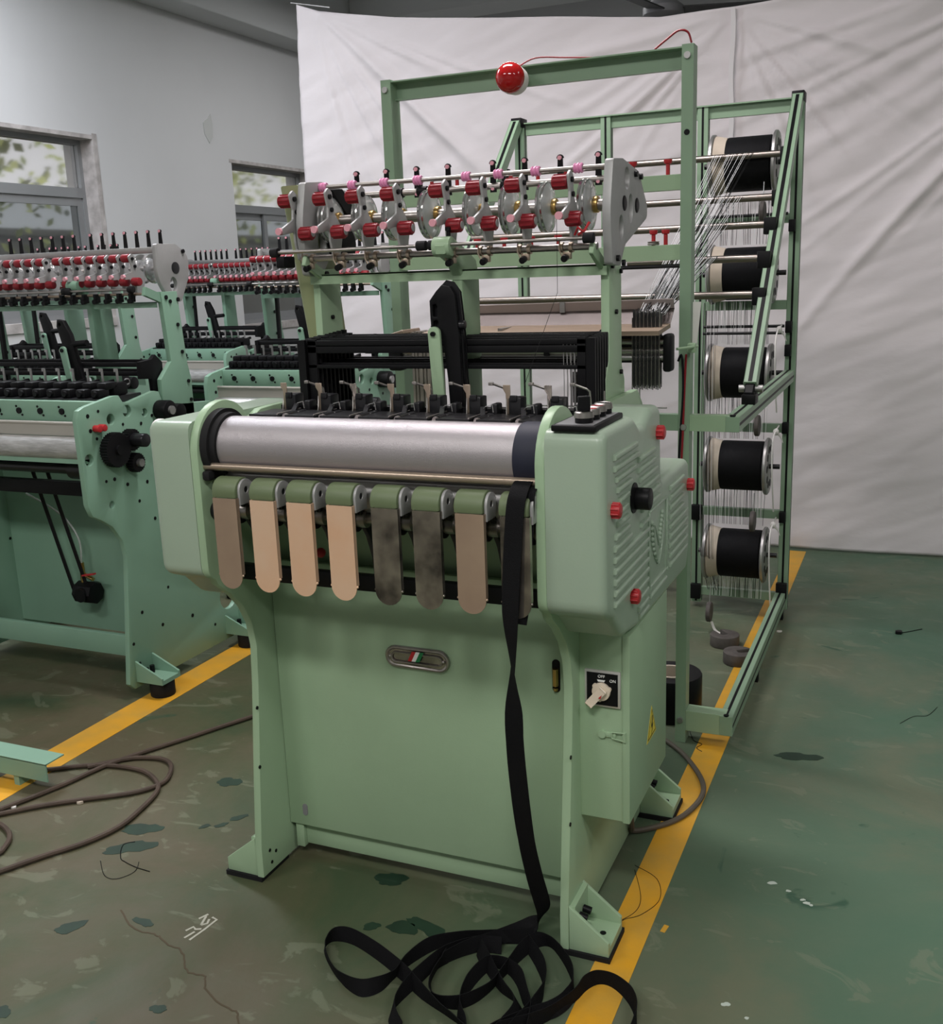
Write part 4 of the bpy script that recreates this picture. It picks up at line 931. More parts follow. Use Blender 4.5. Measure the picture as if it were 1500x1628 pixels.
# ------------------------------------------------------------------ SPOOLS, WEIGHTS, YARN ROLL
def spools():
    prof_f = [(-.125, .015), (-.125, .110), (-.121, .116), (-.112, .116), (-.108, .110), (-.107, .09)]
    g = G(); g.lathe(prof_f, (0, 0, 0), 'x', 48); ME_FL = g.mesh('flange', DULL)
    gh = G(); gh.lathe([(-t, r) for t, r in prof_f], (0, 0, 0), 'x', 48); ME_FR = gh.mesh('flange', DULL)
    g = G(); g.lathe([(-.107, .02), (-.107, .110), (-.064, .100), (-.062, .02)], (0, 0, 0), 'x', 48); ME_CB = g.mesh('core_band', CARD)
    g = G(); g.lathe([(-.063, .02), (-.063, .099), (-.059, .101), (.098, .101), (.102, .099), (.103, .02)], (0, 0, 0), 'x', 64); ME_Y = g.mesh('yarn_pack', YARN)
    g = G(); g.cyl((-.155, 0, 0), (.165, 0, 0), .010, n=14); ME_S = g.mesh('shaft', BLACKM)
    g = G()
    for k in range(10): a = 2 * PI * k / 10; g.cyl((.1245, .075 * math.cos(a), .075 * math.sin(a)), (.1265, .075 * math.cos(a), .075 * math.sin(a)), .015, n=12)
    ME_H = g.mesh('flange_hole', BLACK)
    ME_WR = []
    for q in range(3):
        g = G(); r = random.Random(q)
        for k in range(10):
            x = -.105 + .040 * k / 9; a0 = r.uniform(-.4, .4)
            pts = [(x + .006 * math.sin(a * .7 + k), (.107 - .35 * (x + .105)) * math.cos(a), (.107 - .35 * (x + .105)) * math.sin(a)) for a in [PI * .45 + PI * 1.1 * i / 12 for i in range(13)]]
            g.tube(pts, .0011, 4)
        ME_WR.append(g.mesh('loose_strand', YARN))
    labs = ('spool of black yarn at the very top of the creel', 'spool of black yarn second from the top of the creel', 'spool of black yarn in the middle of the creel, behind the hinge',
            'spool of black yarn second from the bottom, under the green side beam', 'lowest spool of black yarn with a bare pale core band near the floor')
    for i, z in enumerate((1.815, 1.405, 1.018, .640, .268)):
        c = (.750, 2.475, z); root = thing('yarn_spool', c, labs[i], 'spool', 'yarn spools on the creel')
        for nm, me in (('flange', ME_FL), ('flange', ME_FR), ('core_band', ME_CB), ('yarn_pack', ME_Y), ('shaft', ME_S)): o = obj(nm, me, None, root, c)
        tag(obj('flange_hole', ME_H, None, root, c), kind='stuff')
        if i < 4: tag(obj('loose_strand', ME_WR[i % 3], None, root, c), kind='stuff')
    def weight_mesh(r, h, slot):
        pts = [(r * math.cos(a), r * math.sin(a)) for a in [math.radians(14) + math.radians(332) * i / 30 for i in range(31)]]
        pts += [(.012, r * math.sin(math.radians(-14))), (-.004, -.012), (-.004, .012), (.012, r * math.sin(math.radians(14)))] if slot else []
        g = G(); g.prism(pts, 'z', 0, h, bev=.003); return g.mesh('slotted_disc', IRON)
    me = weight_mesh(.056, .044, True)
    for (x, y, a), lab in zip(((.775, 2.09, 2.3), (.855, 1.92, .5)), ('slotted iron weight lying on the floor, farther of the two', 'slotted iron weight lying on the floor, nearer of the two')):
        o = obj('iron_weight', me, None, None, (x, y, 0.0013)); o.rotation_euler = (0, 0, a); tag(o, lab, 'weight', 'loose weights on the floor')
    g = G(); g.lathe([(-.009, 0), (-.009, .038), (-.006, .041), (.006, .041), (.009, .038), (.009, 0)], (0, 0, 0), 'x', 28); me = g.mesh('hanging_disc', IRON)
    for (x, y, z), lab in zip(((.845, 2.30, 1.625), (.850, 2.28, .835), (.842, 2.28, .455), (.690, 2.22, .085)),
          ('brown iron disc weight hanging below the top spool', 'brown iron disc weight hanging behind the green side beam', 'brown iron disc weight hanging above the lowest spool', 'brown iron disc weight hanging in front of the bottom rail')):
        root = thing('hanging_weight', (x, y, z), lab, 'weight', 'weights hung on the brake cords'); obj('disc', me, None, root, (x, y, z))
        g = G(); g.cyl((x, y, z + .03), (x, y + .02, z + .11), .0018, n=6); obj('hook_wire', g, DULL, root)
    c = (.718, 1.40, 0)
    root = thing('yarn_roll', c, 'thick black roll wound on a cardboard core, standing behind the electrical box', 'roll')
    g = G(); g.lathe([(.001, .055), (.001, .098), (.006, .101), (.140, .101), (.145, .098), (.145, .055), (.001, .055)], c, 'z', 48, caps=False); obj('wound_film', g, BLACK, root)
    g = G(); g.lathe([(.001, .048), (.001, .056), (.148, .056), (.148, .048), (.001, .048)], c, 'z', 40, caps=False); obj('cardboard_core', g, CARD, root)
spools()

# ------------------------------------------------------------------ BACKGROUND LOOMS
def small_loom(X0=-.645, pitch=.0375):
    T = thing('ribbon_loom', (0, 0, 0), '', 'loom', 'green looms in the rows behind')
    P = lambda nm, g, m, par=T, at=(0, 0, 0), s=38: obj(nm, g, m, par, at, s)
    plate = [(.125, .035), (.10, .06), (.150, .45), (.158, .52), (.145, .58), (.105, .64), (.06, .672), (.02, .695), (.004, .735), (0, 1.02), (.012, 1.052), (.04, 1.062), (.18, 1.082), (.205, 1.080), (.222, 1.055), (.25, 1.052),
             (.385, 1.075), (.41, 1.07), (.43, 1.02), (.70, 1.00), (.72, .90), (.74, .26), (.79, .18), (.80, .05), (.78, .035)]
    holes = [circ(.155, 1.005, .019, 14), circ(.238, 1.022, .021, 14), circ(.325, 1.005, .015, 12), circ(.035, .885, .020, 14), circ(.115, .715, .013, 12), circ(.70, .21, .055, 16)]
    gear = None
    for k, x0 in enumerate((X0, -.02)):
        g = G(); g.prism(plate, 'x', x0, x0 + .02, holes=holes, bev=.002); sp = P('side_plate', g, GREENB)
        g = G(); r = random.Random(2)
        for y, z in ((.05, 1.03), (.055, .98), (.08, .95), (.10, .80), (.14, .80), (.20, .77), (.30, .76), (.25, .70), (.32, .62), (.36, .68), (.20, .30), (.35, .35), (.45, .45), (.14, .20), (.30, .22), (.47, .20), (.55, .30), (.62, .36), (.30, .97), (.36, .99), (.10, 1.04), (.21, .98), (.42, .94), (.60, .12), (.16, .12)):
            g.cyl((x0 + .0195, y, z), (x0 + .0212, y, z), .0055 + .002 * r.random(), n=8)
        tag(P('bolt_hole', g, BLACK, sp, s=0), kind='stuff')
        for y in (.135, .665):
            sx = 1 if x0 > -.1 else -1; xa = x0 + .02 if sx > 0 else x0; xb = xa + sx * .115
            tr_ = [(xa, .058), (xb, .058), (xb, .082), (xa, .135)]; tr_ = tr_ if sx > 0 else tr_[::-1]
            g = G(); g.prism(tr_, 'y', y, y + .008); g.prism(tr_, 'y', y + .090, y + .098); g.box(min(xa, xb), max(xa, xb), y + .008, y + .090, .058, .073); ft = P('foot', g, GREENB)
            g = G(); g.cyl((xa + sx * .070, y + .05, 0), (xa + sx * .070, y + .05, .058), .044, n=22, bev=.004); P('rubber_foot', g, RUBBER, ft)
            for q in (.035, .065): g = G(); g.cyl((xa + sx * .018, y + q, .073), (xa + sx * .018, y + q, .100), .009, n=10); P('foot_bolt', g, BLACK, ft)
    xa, xb = X0 + .02, -.02
    g = G(); g.box(xa, xb, .19, .21, .125, .205, .003); P('lower_beam', g, GREENB)
    g = G(); g.box(xa, xb, .46, .472, .10, .98); bp = P('back_panel', g, GREENB)
    for x, z, r_ in ((-.45, .62, .016), (-.30, .62, .016), (-.15, .62, .016), (-.30, .50, .008), (-.20, .50, .008), (-.29, .36, .006), (-.16, .29, .006)):
        g = G(); g.cyl((x, .461, z), (x, .455, z), r_, n=14); P('panel_hole', g, BLACK, bp)
    g = G(); g.box(xa, xb, .20, .23, .715, .765, .002); P('black_rail', g, BLACK)
    g = G(); g.cyl((xa, .16, .825), (xb, .16, .825), .020, n=16); g.cyl((-.20, .16, .825), (-.13, .16, .825), .036, n=18); sh = P('drive_shaft', g, BLACKM)
    for k in range(4): g = G(); g.cyl((-.118 + k * .024, .16, .825), (-.104 + k * .024, .16, .825), .052 - .003 * (k % 2), n=20, bev=.004); P('eccentric', g, BLACK, sh)
    g = G(); g.cyl((xa, .065, .915), (xb, .065, .915), .042, n=28); P('film_roller', g, FILM)
    g = G(); g.box(xa, xb, .035, .10, .870, .885); g.box(xa, xb, .1, .11, .87, .98); P('roller_tray', g, GREENB)
    g = G(); g.box(xa, xb, .07, .074, .958, .998); g.cyl((xa, .072, 1.0), (xb, .072, 1.0), .006, n=8); P('steel_strip', g, mat('pale_steel_strip', (0.42, 0.40, 0.36), 0.4, 0.3))
    g = G(); g.box(xa, xb, .11, .135, 1.0, 1.07, .002); ra = P('front_rail', g, GREENB)
    for k in range(6):
        g = G(); x = -.56 + k * .098; g.cyl((x, .110, 1.035), (x, .104, 1.035), .011, n=8); g.cyl((x - .012, .110, 1.05), (x - .012, .107, 1.05), .004, n=6); g.cyl((x + .012, .110, 1.02), (x + .012, .107, 1.02), .004, n=6); tag(P('rail_bolt', g, BLACK, ra), kind='stuff')
    # weaving heads
    g = G(); g.box(xa, xb, .135, .34, 1.05, 1.075); P('head_beam', g, BLACKM)
    g = G(); g.box(-.022, .018, .15, .20, 1.075, 1.105, .006); g.box(-.020, .020, .22, .29, 1.075, 1.12, .008); g.box(-.020, .020, .18, .24, 1.10, 1.125, .006); g.bar((-.015, .15, 1.09), (.015, .30, 1.12), .01, .012); g.cyl((.0, .14, 1.09), (.0, .16, 1.09), .010, n=10); ME_H = g.mesh('weaving_head', BLACK)
    g = G(); g.box(-.004, .004, .262, .266, 1.115, 1.165); g.box(-.012, .0, .262, .266, 1.155, 1.166); ME_HB = g.mesh('latch_blade', DULL)
    nH = 13
    for k in range(nH):
        x = xa + .03 + (xb - xa - .06) * k / (nH - 1); h_ = P('weaving_head', ME_H, None, T, (x, 0, 0)); P('latch_blade', ME_HB, None, h_, (x, 0, 0))
    # harness bars, lever and link
    for z in (1.162, 1.130): g = G(); g.box(xa + .02, xb - .01, .36, .372, z, z + .016, .002); P('harness_bar', g, BLACK)
    for z in (1.170, 1.136): g = G(); g.box(xa + .02, xb - .01, .44, .450, z, z + .012, .002); P('harness_bar', g, BLACK)
    for x0 in (xa + .012, xb - .022): g = G(); g.prism([(.415, 1.03), (.47, 1.03), (.475, 1.17), (.44, 1.20), (.42, 1.185), (.355, 1.18), (.355, 1.12), (.41, 1.115)], 'x', x0, x0 + .018, bev=.002); P('harness_end', g, BLACK)
    lev = [(-.305, 1.08), (-.270, 1.08), (-.300, 1.20), (-.318, 1.28), (-.345, 1.33), (-.372, 1.335), (-.378, 1.31), (-.360, 1.24), (-.335, 1.16)]
    g = G(); g.prism(lev, 'y', .34, .36, holes=[circ(-.362, 1.316, .006, 8)], bev=.003); lv = P('lever', g, BLACK)
    g = G(); g.cyl((-.32, .35, 1.245), (-.25, .35, 1.250), .011, n=12); P('lever_pin', g, BLACK, lv)
    g = G(); g.prism([(-.335, 1.08), (-.312, 1.08), (-.332, 1.225)] + arc(-.345, 1.225, .014, 0, PI, 8)[1:] + [(-.359, 1.22)], 'y', .322, .332, bev=.001); lk = P('green_link', g, GREENB)
    g = G(); g.cyl((-.345, .323, 1.225), (-.345, .316, 1.225), .007, n=8); P('link_bolt', g, BLACK, lk)
    # posts
    for q in (X0, -.02):
        g = G(); g.prism([(.43, .99), (.60, .96), (.60, 1.10), (.585, 1.16), (.565, 1.42), (.475, 1.42), (.495, 1.17), (.43, 1.11)], 'x', q, q + .02, bev=.002); ps = P('feeder_post', g, GREENB)
        g = G()
        for y, z in ((.52, 1.385), (.55, 1.30), (.58, 1.09), (.585, 1.02), (.56, 1.20)): g.cyl((q + .019, y, z), (q + .025, y, z), .007, n=8)
        tag(P('post_bolt', g, BLACK, ps), kind='stuff')
    g = G(); g.prism([(.47, 1.05), (.585, 1.05), (.565, 1.39), (.54, 1.435), (.43, 1.47), (.405, 1.455), (.42, 1.43), (.46, 1.41)], 'x', -.34, -.315, bev=.004); g.cyl((-.355, .405, 1.45), (-.305, .405, 1.45), .020, n=18); P('centre_casting', g, GREENB)
    g = G(); g.box(X0 + .06, X0 + .075, .50, .515, 1.0, 1.40); P('black_pole', g, BLACK)
    g = G(); g.box(xa, xb, .47, .474, 1.365, 1.385); g.box(xa, xb, .47, .50, 1.382, 1.385); P('cross_bar', g, GREENB)
    # weft feeder
    ep = fillet([(.478, 1.588), (.585, 1.588), (.652, 1.55), (.645, 1.47), (.592, 1.382), (.530, 1.382), (.470, 1.47)], [.01, .03, .05, .05, .02, .015, .1], 5)
    for x0 in (X0, -.02):
        g = G(); g.prism(ep, 'x', x0, x0 + .018, holes=[[(.555 + .020 * math.cos(a), 1.443 + .028 * math.sin(a)) for a in [2 * PI * i / 14 for i in range(14)]]], bev=.002); e_ = P('end_plate', g, CASTAL)
        g = G(); g.lathe([(x0 + .017, .006), (x0 + .017, .021), (x0 + .020, .021), (x0 + .021, .015), (x0 + .021, .006)], (0, .572, 1.503), 'x', 20); P('bearing', g, BLACKM, e_)
        for y, z in ((.62, 1.562), (.50, 1.40), (.565, 1.39)): g = G(); g.cyl((x0 + .017, y, z), (x0 + .024, y, z), .008, n=10); P('plate_bolt', g, BLACK, e_)
    def rod(x0, x1, y, z, r, nm='feeder_rod', m=STEEL): g = G(); g.cyl((x0, y, z), (x1, y, z), r, n=10); return P(nm, g, m)
    g = G(); g.box(xa, xb, .492, .508, 1.556, 1.578, .002); P('top_rail', g, DULL); rod(xa, xb, .572, 1.503, .009, 'drive_axle')
    for a, b in ((xa - .01, -.36), (-.345, -.055)):
        q = rod(a, b, .385, 1.432, .0045, 'front_rod')
        for e in (a, b): g = G(); g.cyl((e - .01, .385, 1.432), (e + .012, .385, 1.432), .0125, n=12, bev=.002); P('rod_cap', g, RUBBER, q)
    rod(xa, xb, .405, 1.415, .005, 'clamp_rod', TAN)
    g = G(); g.bar((-.012, .40, 1.425), (-.012, .52, 1.385), .014, .030); P('rod_bracket', g, GREENB)
    br = fillet([(.402, 1.545), (.418, 1.556), (.434, 1.546), (.438, 1.515), (.470, 1.49), (.478, 1.465), (.462, 1.42), (.425, 1.408), (.420, 1.45), (.418, 1.468), (.372, 1.466), (.370, 1.484), (.412, 1.492), (.414, 1.515)], .006, 2)
    g = G(); g.prism(br, 'x', -.003, .003); ME_B = g.mesh('feed_bracket', CASTAL)
    g = G(); g.cyl((-.016, 0, 0), (.016, 0, 0), .0150, n=16, bev=.003); ME_K = g.mesh('red_knob', RED)
    g = G(); g.cyl((.003, .418, 1.538), (.008, .418, 1.538), .006, n=8); g.cyl((.003, .428, 1.512), (.008, .428, 1.512), .006, n=8); ME_S = g.mesh('bracket_screw', BLACK)
    g = G(); g.lathe([(-.005, .003), (-.005, .008), (.005, .008), (.005, .003)], (0, 0, 0), 'y', 12); ME_E = g.mesh('pink_eyelet', PINKP)
    prf = [(-.009, .008), (-.009, .050), (-.004, .054), (-.001, .049), (.003, .053), (.007, .045), (.011, .02), (.011, .008)]
    g = G(); g.lathe(prf, (0, 0, 0), 'x', 28); ME_D = g.mesh('yarn_disc', mat('chrome_disc', (0.72, 0.72, 0.72), 0.16, 0.9))
    g = G(); g.prism([(-.008, 0), (.008, 0), (.005, .062)] + arc(0, .064, .007, 0, PI, 6) + [(-.005, .062)], 'y', -.003, .003); ME_L = g.mesh('eyelet_lever', BLACK)
    g = G(); g.lathe([(-.004, .002), (-.004, .005), (.004, .005), (.004, .002)], (0, 0, .065), 'y', 10); ME_LE = g.mesh('lever_eyelet', PINKP)
    g = G(); g.box(-.007, .007, .385, .41, 1.388, 1.42, .003); g.cyl((0, .38, 1.392), (0, .40, 1.395), .009, n=10); ME_C = g.mesh('yarn_clamp', BLACK)
    for k in range(14):
        x = xb - .070 - pitch * (13 - k) - (.028 if k < 7 else 0)
        b_ = P('feed_bracket', ME_B, None, T, (x + .022, 0, 0))
        P('red_knob', ME_K, None, b_, (x, .418, 1.540)); P('red_knob', ME_K, None, b_, (x + .038, .415, 1.458)); P('pink_eyelet', ME_E, None, b_, (x + .020, .370, 1.476)); P('bracket_screw', ME_S, None, b_, (x + .022, 0, 0))
        P('yarn_disc', ME_D, None, T, (x + .045, .572, 1.503))
        l_ = P('eyelet_lever', ME_L, None, T, (x + .080, .515, 1.567)); P('lever_eyelet', ME_LE, None, l_, (x + .080, .5135, 1.567))
        P('yarn_clamp', ME_C, None, T, (x + .025, 0, 0))
    # gears and knobs on the right plate
    def gear_(y, z, r, nm, x0=.002, w=.03):
        n = 36 if r > .04 else 22; pts = []
        for i in range(n * 2): rr_ = r if i % 2 else r - .004; a = PI * i / n; pts.append((y + rr_ * math.cos(a), z + rr_ * math.sin(a)))
        g = G(); g.prism(pts, 'x', x0, x0 + w); g.cyl((x0, y, z), (x0 + w + .008, y, z), r * .28, n=14); return P(nm, g, BLACK)
    gear_(.132, .905, .060, 'large_gear', .012); sg = gear_(.222, .845, .034, 'small_gear', .012)
    g = G(); g.cyl((.042, .222, .845), (.056, .222, .845), .014, n=14); P('gear_hub', g, DULL, sg)
    gear_(.222, .925, .038, 'middle_gear', .002, .03)
    g = G(); g.cyl((.03, .222, .925), (.085, .222, .925), .024, n=16, bev=.003); P('gear_shaft', g, BLACKM)
    for y, z in ((.075, .985), (.098, .985)): g = G(); g.cyl((.0, y, z), (.026, y, z), .012, n=12, bev=.002); P('red_stop_knob', g, REDB)
    g = G(); g.cyl((.0, .40, 1.005), (.055, .40, 1.005), .036, n=20, bev=.006); g.cyl((.0, .47, .99), (.045, .47, .99), .03, n=16, bev=.004); mo = P('motor_coupling', g, BLACK)
    g = G(); g.cyl((.055, .40, 1.005), (.064, .40, 1.005), .016, n=12); P('coupling_bolt', g, DULL, mo)
    return T

def oil_pump(T, off):
    g = G(); c = Vector((-.50, .41, .27)); g.cyl(c, c + Vector((.09, 0, 0)), .045, n=8, bev=.006); g.cyl(c + Vector((.05, -.05, .0)), c + Vector((.05, .02, .0)), .028, n=14)
    pm = obj('oil_pump', g, BLACK, T, off)
    g = G(); g.cyl(c + Vector((.03, 0, .04)), c + Vector((.03, 0, .12)), .010, n=10); g.cyl(c + Vector((.03, 0, .075)), c + Vector((.09, -.01, .06)), .008, n=10); obj('brass_valve', g, BRASS, pm, off)
    g = G(); g.bar(c + Vector((.05, -.02, .075)), c + Vector((.12, -.03, .09)), .014, .006); obj('red_valve_handle', g, REDB, pm, off)
    g = G(); g.tube(smoothpath([c + Vector((.03, 0, .12)), c + Vector((.03, 0, .22)), c + Vector((-.03, -.02, .32)), c + Vector((-.16, -.05, .40))], 6), .004, 6); obj('oil_hose', g, ACRYL, pm, off)
    for dx in (.0, .075): g = G(); g.bar(c + Vector((-.10 + dx, -.06, .50)), c + Vector((-.02 + dx, .0, -.02)), .012, .012); obj('pedal_rod', g, BLACK, pm, off)
L1 = small_loom(-.90, .0535)
L2 = small_loom(-.645, .039)
others = [L2] + [copy_tree(L2) for _ in range(2)]
WP[L1] = Vector((0, 0, 0)); oil_pump(L1, Vector((0, 0, 0)))
L1.location = (-1.107, .79, 0); L1['label'] = 'green ribbon loom at the left edge with black gears on its side plate'
for o, loc, lab in zip(others, ((-.77, 1.85, 0), (-2.18, 3.05, 0), (-2.08, 1.66, 0)),
        ('green ribbon loom right behind the big loom, partly hidden by it', 'green ribbon loom farthest away, under the second window', 'green ribbon loom seen through the frame of the leftmost loom')):
    o.location = loc; o['label'] = lab

# ------------------------------------------------------------------ BLACK WEBBING
def webbing():
    root = thing('webbing_strap', (.70, 0, 0), 'long black woven strap hanging from the last tongue and tangled on the floor', 'strap')
    X = Vector((1, 0, 0))
    def piece(nm, pts, wd, wid=.036):
        sp = smoothpath(pts, 8); n = len(sp); wv = []
        for i in range(n):
            t = i / (n - 1) * (len(wd) - 1); a = int(min(t, len(wd) - 2)); f = t - a
            wv.append(Vector(wd[a]).lerp(Vector(wd[a + 1]), f))
        g = G(); g.ribbon(sp, wv, wid); obj(nm, g, WEB, root, smooth=60)
    hw = [((.742, .045, 1.062), (1, 0, 0)), ((.742, .010, 1.062), (1, 0, 0)), ((.744, -.020, 1.050), (1, 0, 0)), ((.742, -.036, 1.02), (1, 0, 0)), ((.736, -.042, .93), (1, 0, 0)),
          ((.730, -.045, .82), (1, -.2, 0)), ((.728, -.035, .70), (.5, -.85, 0)), ((.722, -.02, .55), (.75, .6, 0)), ((.722, .0, .42), (.9, .4, 0)), ((.722, .03, .30), (1, .1, 0)), ((.724, .065, .20), (.95, .3, 0)),
          ((.726, .095, .13), (.75, .65, 0)), ((.724, .118, .082), (.55, .8, .25)), ((.712, .126, .052), (.35, .8, .5)), ((.688, .115, .034), (.15, .6, .75)), ((.655, .090, .025), (.05, .4, .9)), ((.615, .052, .021), (.1, .3, 1)), ((.575, .010, .0195), (.2, .3, 1)), ((.547, -.035, .0195), (.3, .2, 1))]
    hang = [q[0] for q in hw]; wd = [q[1] for q in hw]
    piece('hanging_run', hang, wd)
    piece('second_run', [(.757, .02, 1.056), (.757, -.012, 1.045), (.756, -.018, 1.00), (.752, -.026, .92), (.748, -.030, .84), (.741, -.032, .795)], [(1, 0, 0), (1, 0, 0), (1, .4, 0), (.8, .6, 0), (.8, .6, 0), (.9, .3, 0)], .032)
    Z = .0195
    def fl(nm, pts, lean=.25, zs=None):
        n = len(pts); P3 = [(x, y, (zs[i] if zs else Z)) for i, (x, y) in enumerate(pts)]
        wd = [(lean * math.sin(i * 1.3), lean * math.cos(i * .9), 1) for i in range(n)]
        piece(nm, P3, wd)
    fl('floor_loop', [(0.552, -0.022), (0.547, -0.05), (0.552, -0.102), (0.574, -0.142), (0.603, -0.155), (0.641, -0.141), (0.674, -0.088), (0.687, -0.008), (0.700, 0.065), (0.720, 0.099), (0.752, 0.096), (0.804, 0.044), (0.831, -0.005), (0.837, -0.05), (0.818, -0.097), (0.771, -0.141), (0.72, -0.20), (.70, -.26)], .35)
    fl('floor_loop', [(0.71, 0.112), (0.67, 0.092), (0.60, 0.066), (0.558, 0.047), (0.505, 0.004), (0.478, -0.065), (0.472, -0.123), (0.455, -0.159), (0.424, -0.179), (0.367, -0.163), (0.315, -0.122), (0.283, -0.079), (0.285, -0.045), (0.325, -0.036), (0.403, -0.062), (0.484, -0.102), (0.551, -0.143), (0.612, -0.175), (0.668, -0.202), (.74, -.25)], .4)
    fl('floor_loop', [(0.65, 0.05), (0.598, 0.039), (0.553, 0.004), (0.537, -0.038), (0.52, -0.114), (0.513, -0.181), (0.524, -0.224), (0.56, -0.26)], .4)
    fl('floor_loop', [(.74, -.19), (0.807, -0.124), (0.845, -0.048), (0.856, -0.001), (0.876, 0.025), (0.908, 0.025), (0.947, -0.001), (0.971, -0.039), (0.981, -0.083), (.98, -.14)], .2)
    fl('floor_loop', [(0.69, -0.24), (0.668, -0.202), (0.637, -0.15), (0.631, -0.08), (0.644, -0.016), (0.674, -0.004), (0.717, -0.027), (0.754, -0.082), (0.784, -0.125), (.80, -.19)], .35)
    fl('floor_loop', [(0.690, 0.09), (0.749, 0.024), (0.778, -0.033), (0.781, -0.095), (0.768, -0.161), (.75, -.23)], .35)
    fl('floor_loop', [(0.605, 0.03), (0.621, 0.011), (0.693, -0.065), (0.748, -0.108), (0.746, -0.173), (.72, -.24)], .5)
webbing()

# ------------------------------------------------------------------ CABLES, BAR, SCRAPS
root = thing('power_cable', (.8, .8, 0), 'grey brown power cable looping from the electrical box over the yellow line', 'cable')
g = G(); g.tube(smoothpath([(.80, .50, .30), (.80, .58, .06), (.79, .62, .012), (.823, .645, .0085), (.875, .70, .0085), (.908, .769, .0085), (.925, .86, .0085), (.914, .938, .0085), (.87, 1.03, .0085), (.80, 1.13, .0085), (.70, 1.21, .0085), (.55, 1.25, .0085)], 7), .0075, 8); obj('sheath', g, CABLEG, root)
root = thing('rubber_cable', (-.7, .3, 0), 'dirty brown rubber cable looped across the floor at the left', 'cable')
for pts in ([(-0.40, 1.27), (-0.593, 0.913), (-0.699, 0.703), (-0.812, 0.474), (-0.856, 0.307), (-0.897, 0.186), (-0.96, 0.04), (-1.05, -.1)],
            [(-1.03, 0.34), (-0.973, 0.366), (-0.873, 0.43), (-0.779, 0.456), (-0.679, 0.455), (-0.596, 0.413), (-0.555, 0.36), (-0.532, 0.265), (-0.524, 0.171), (-0.554, 0.075), (-0.611, -0.016), (-0.662, -0.108), (-.75, -.25)],
            [(-0.87, 0.42), (-0.825, 0.47), (-0.768, 0.52), (-0.686, 0.541), (-0.628, 0.516), (-0.583, 0.446), (-0.582, 0.397), (-0.624, 0.335), (-0.728, 0.259), (-0.819, 0.188), (-0.898, 0.11), (-1.0, 0.0)],
            [(-0.93, 0.06), (-0.871, 0.07), (-0.815, 0.055), (-0.77, 0.025), (-0.741, -0.021), (-0.737, -0.052), (-.78, -.12)]):
    g = G(); g.tube(smoothpath([(x, y, .0085) for x, y in pts], 8), .0072, 8); obj('cable_run', g, CABLE, root)
root = thing('angle_bar', (-1.1, .3, 0), 'pale green steel angle bar on feet by the left edge of the floor', 'bar')
g = G(); g.box(-1.85, -.868, .262, .266, .035, .090); g.box(-1.85, -.868, .262, .335, .088, .092); obj('angle_steel', g, GREENB, root, smooth=0)
for x in (-.99, -1.6): g = G(); g.box(x - .02, x, .268, .33, 0, .088); obj('support_leg', g, GREENB, root)
def thread(pts, lab, r=.0011, m=BLACK):
    g = G(); g.tube(smoothpath([(x, y, .0016 if len(q) == 0 else q[0]) for x, y, *q in pts], 7), r, 5); tag(obj('loose_thread', g, m), lab, 'thread', 'loose threads')
thread([(-.437, .135), (-.457, .111), (-.42, .06), (-.394, .048), (-.351, .038), (-.304, .035)], 'black thread scrap lying on dark green paint spots')
thread([(-.46, .03), (-.40, -.02), (-.36, -.02), (-.34, .02), (-.36, .06)], 'thin curled black thread beside the green paint spots', .0008)
thread([(.835, .48), (.90, .44), (.925, .36), (.90, .29), (.87, .26), (.86, .24)], 'thin dark thread curling on the yellow line by the front foot', .0008)
thread([(.84, .46), (.88, .36), (.885, .30), (.86, .25), (.83, .22)], 'second thin dark thread by the front foot', .0008)
thread([(.80, 1.30), (.83, 1.22), (.86, 1.20), (.85, 1.17), (.87, 1.15)], 'black thread tuft at the foot of the gate post', .0014)
thread([(1.42, 1.55), (1.46, 1.62), (1.50, 1.64), (1.53, 1.72)], 'thin dark thread on the green walkway at the right', .0008)
thread([(1.405, 2.43), (1.43, 2.45), (1.48, 2.50)], 'dark scrap thread at the far right of the walkway', .0016)
def scrap(x, y, r, h, lab, m, seed):
    g = G(); g.prism(blob(x, y, r, r * .7, .5, seed, 9), 'z', .0002, h, bev=.0008); tag(obj('floor_scrap', g, m, smooth=0), lab, 'scrap', 'small scraps on the floor')
scrap(-.735, .245, .008, .008, 'small pinkish crumb beside the brown cable', CARD, 4)
scrap(-.90, .16, .009, .006, 'small white crumb under the brown cable at the left', WHITE, 5)
scrap(1.395, 2.42, .016, .012, 'black scrap of plastic on the far walkway', BLACK, 6)
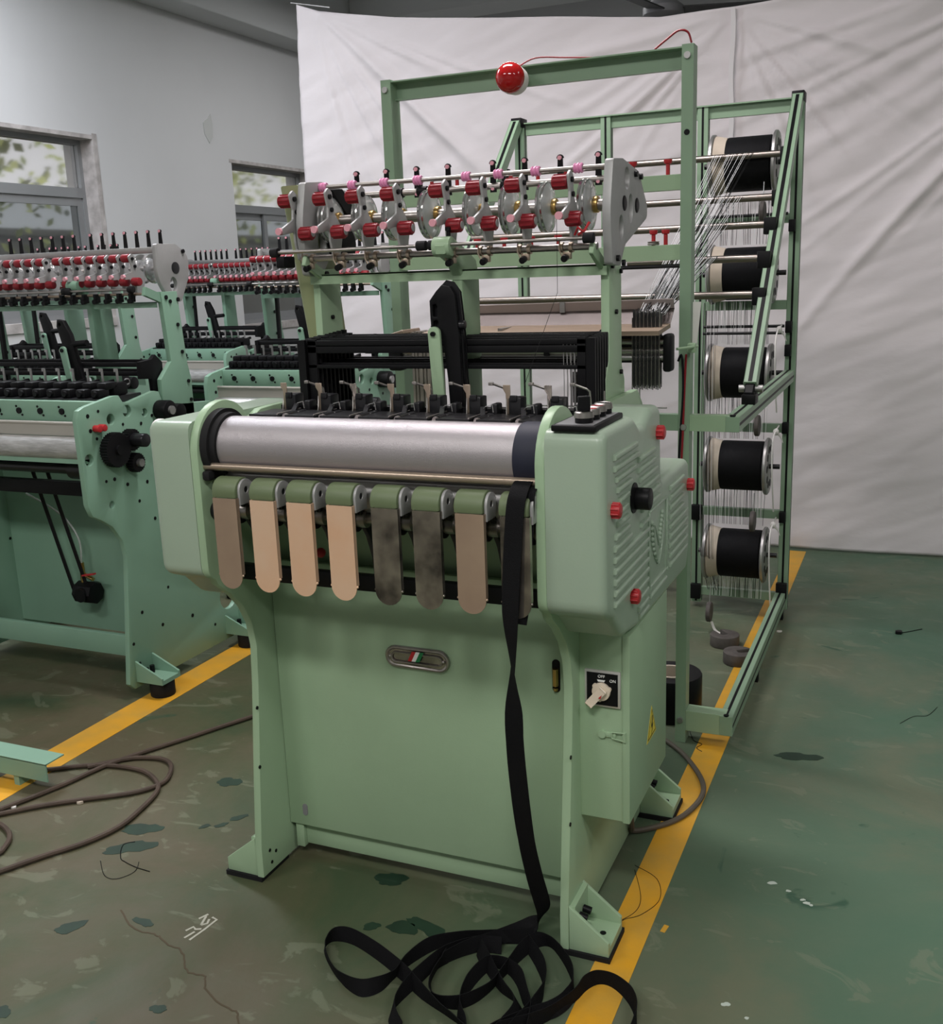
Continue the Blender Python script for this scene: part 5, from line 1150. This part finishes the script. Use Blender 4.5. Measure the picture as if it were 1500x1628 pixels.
scrap(.955, 2.30, .010, .006, 'white paper scrap on the floor beside the creel', WHITE, 7)
g = G(); g.ribbon(smoothpath([(.70, 2.22, .045), (.72, 2.20, .015), (.76, 2.18, .006), (.80, 2.16, .004)], 5), [Vector((.3, 1, .2))] * 16, .014, .0008); tag(obj('paper_strip', g, WHITE), 'white paper strip trailing on the floor under the creel', 'paper')

# ------------------------------------------------------------------ separate fixings become parts of their own
def split_islands(o):
    me = o.data; bm = bmesh.new(); bm.from_mesh(me); bm.verts.ensure_lookup_table(); seen = set(); isl = []
    for v in bm.verts:
        if v.index in seen: continue
        st = [v]; seen.add(v.index); grp = []
        while st:
            q = st.pop(); grp.append(q.index)
            for e in q.link_edges:
                u = e.other_vert(q)
                if u.index not in seen: seen.add(u.index); st.append(u)
        isl.append(set(grp))
    if len(isl) > 1:
        sm = me.polygons[0].use_smooth
        for grp in isl:
            idx = {}; vs = []; fs = []
            for i in sorted(grp): idx[i] = len(vs); vs.append(tuple(me.vertices[i].co))
            for p in me.polygons:
                if p.vertices[0] in idx: fs.append([idx[i] for i in p.vertices])
            n = bpy.data.meshes.new(me.name); n.from_pydata(vs, [], fs); n.materials.append(me.materials[0])
            if sm: n.shade_smooth(); n.set_sharp_from_angle(angle=math.radians(38))
            c = o.copy(); c.data = n; COL.objects.link(c)
        bpy.data.objects.remove(o)
    bm.free()
SMALL = ('bracket_screw', 'lever_eyelet', 'heald_wire', 'flange_hole')
SPLIT = ('bearing', 'rod_bracket', 'rod_cap', 'post_bolt', 'foot_bolt', 'link_bolt', 'plate_bolt', 'rivet', 'bolt_hole', 'rod_holder', 'harness_fixing', 'board_bolt')
for o in list(SC.objects):
    if o.type != 'MESH': continue
    base = o.name.split('.')[0]; root = o
    while root.parent: root = root.parent
    if base in SMALL: o['kind'] = 'stuff'
    elif base in SPLIT and (root.name == 'needle_loom' or base in ('bearing', 'rod_cap', 'rod_bracket', 'foot_bolt', 'plate_bolt')) and len(o.children) == 0: split_islands(o)
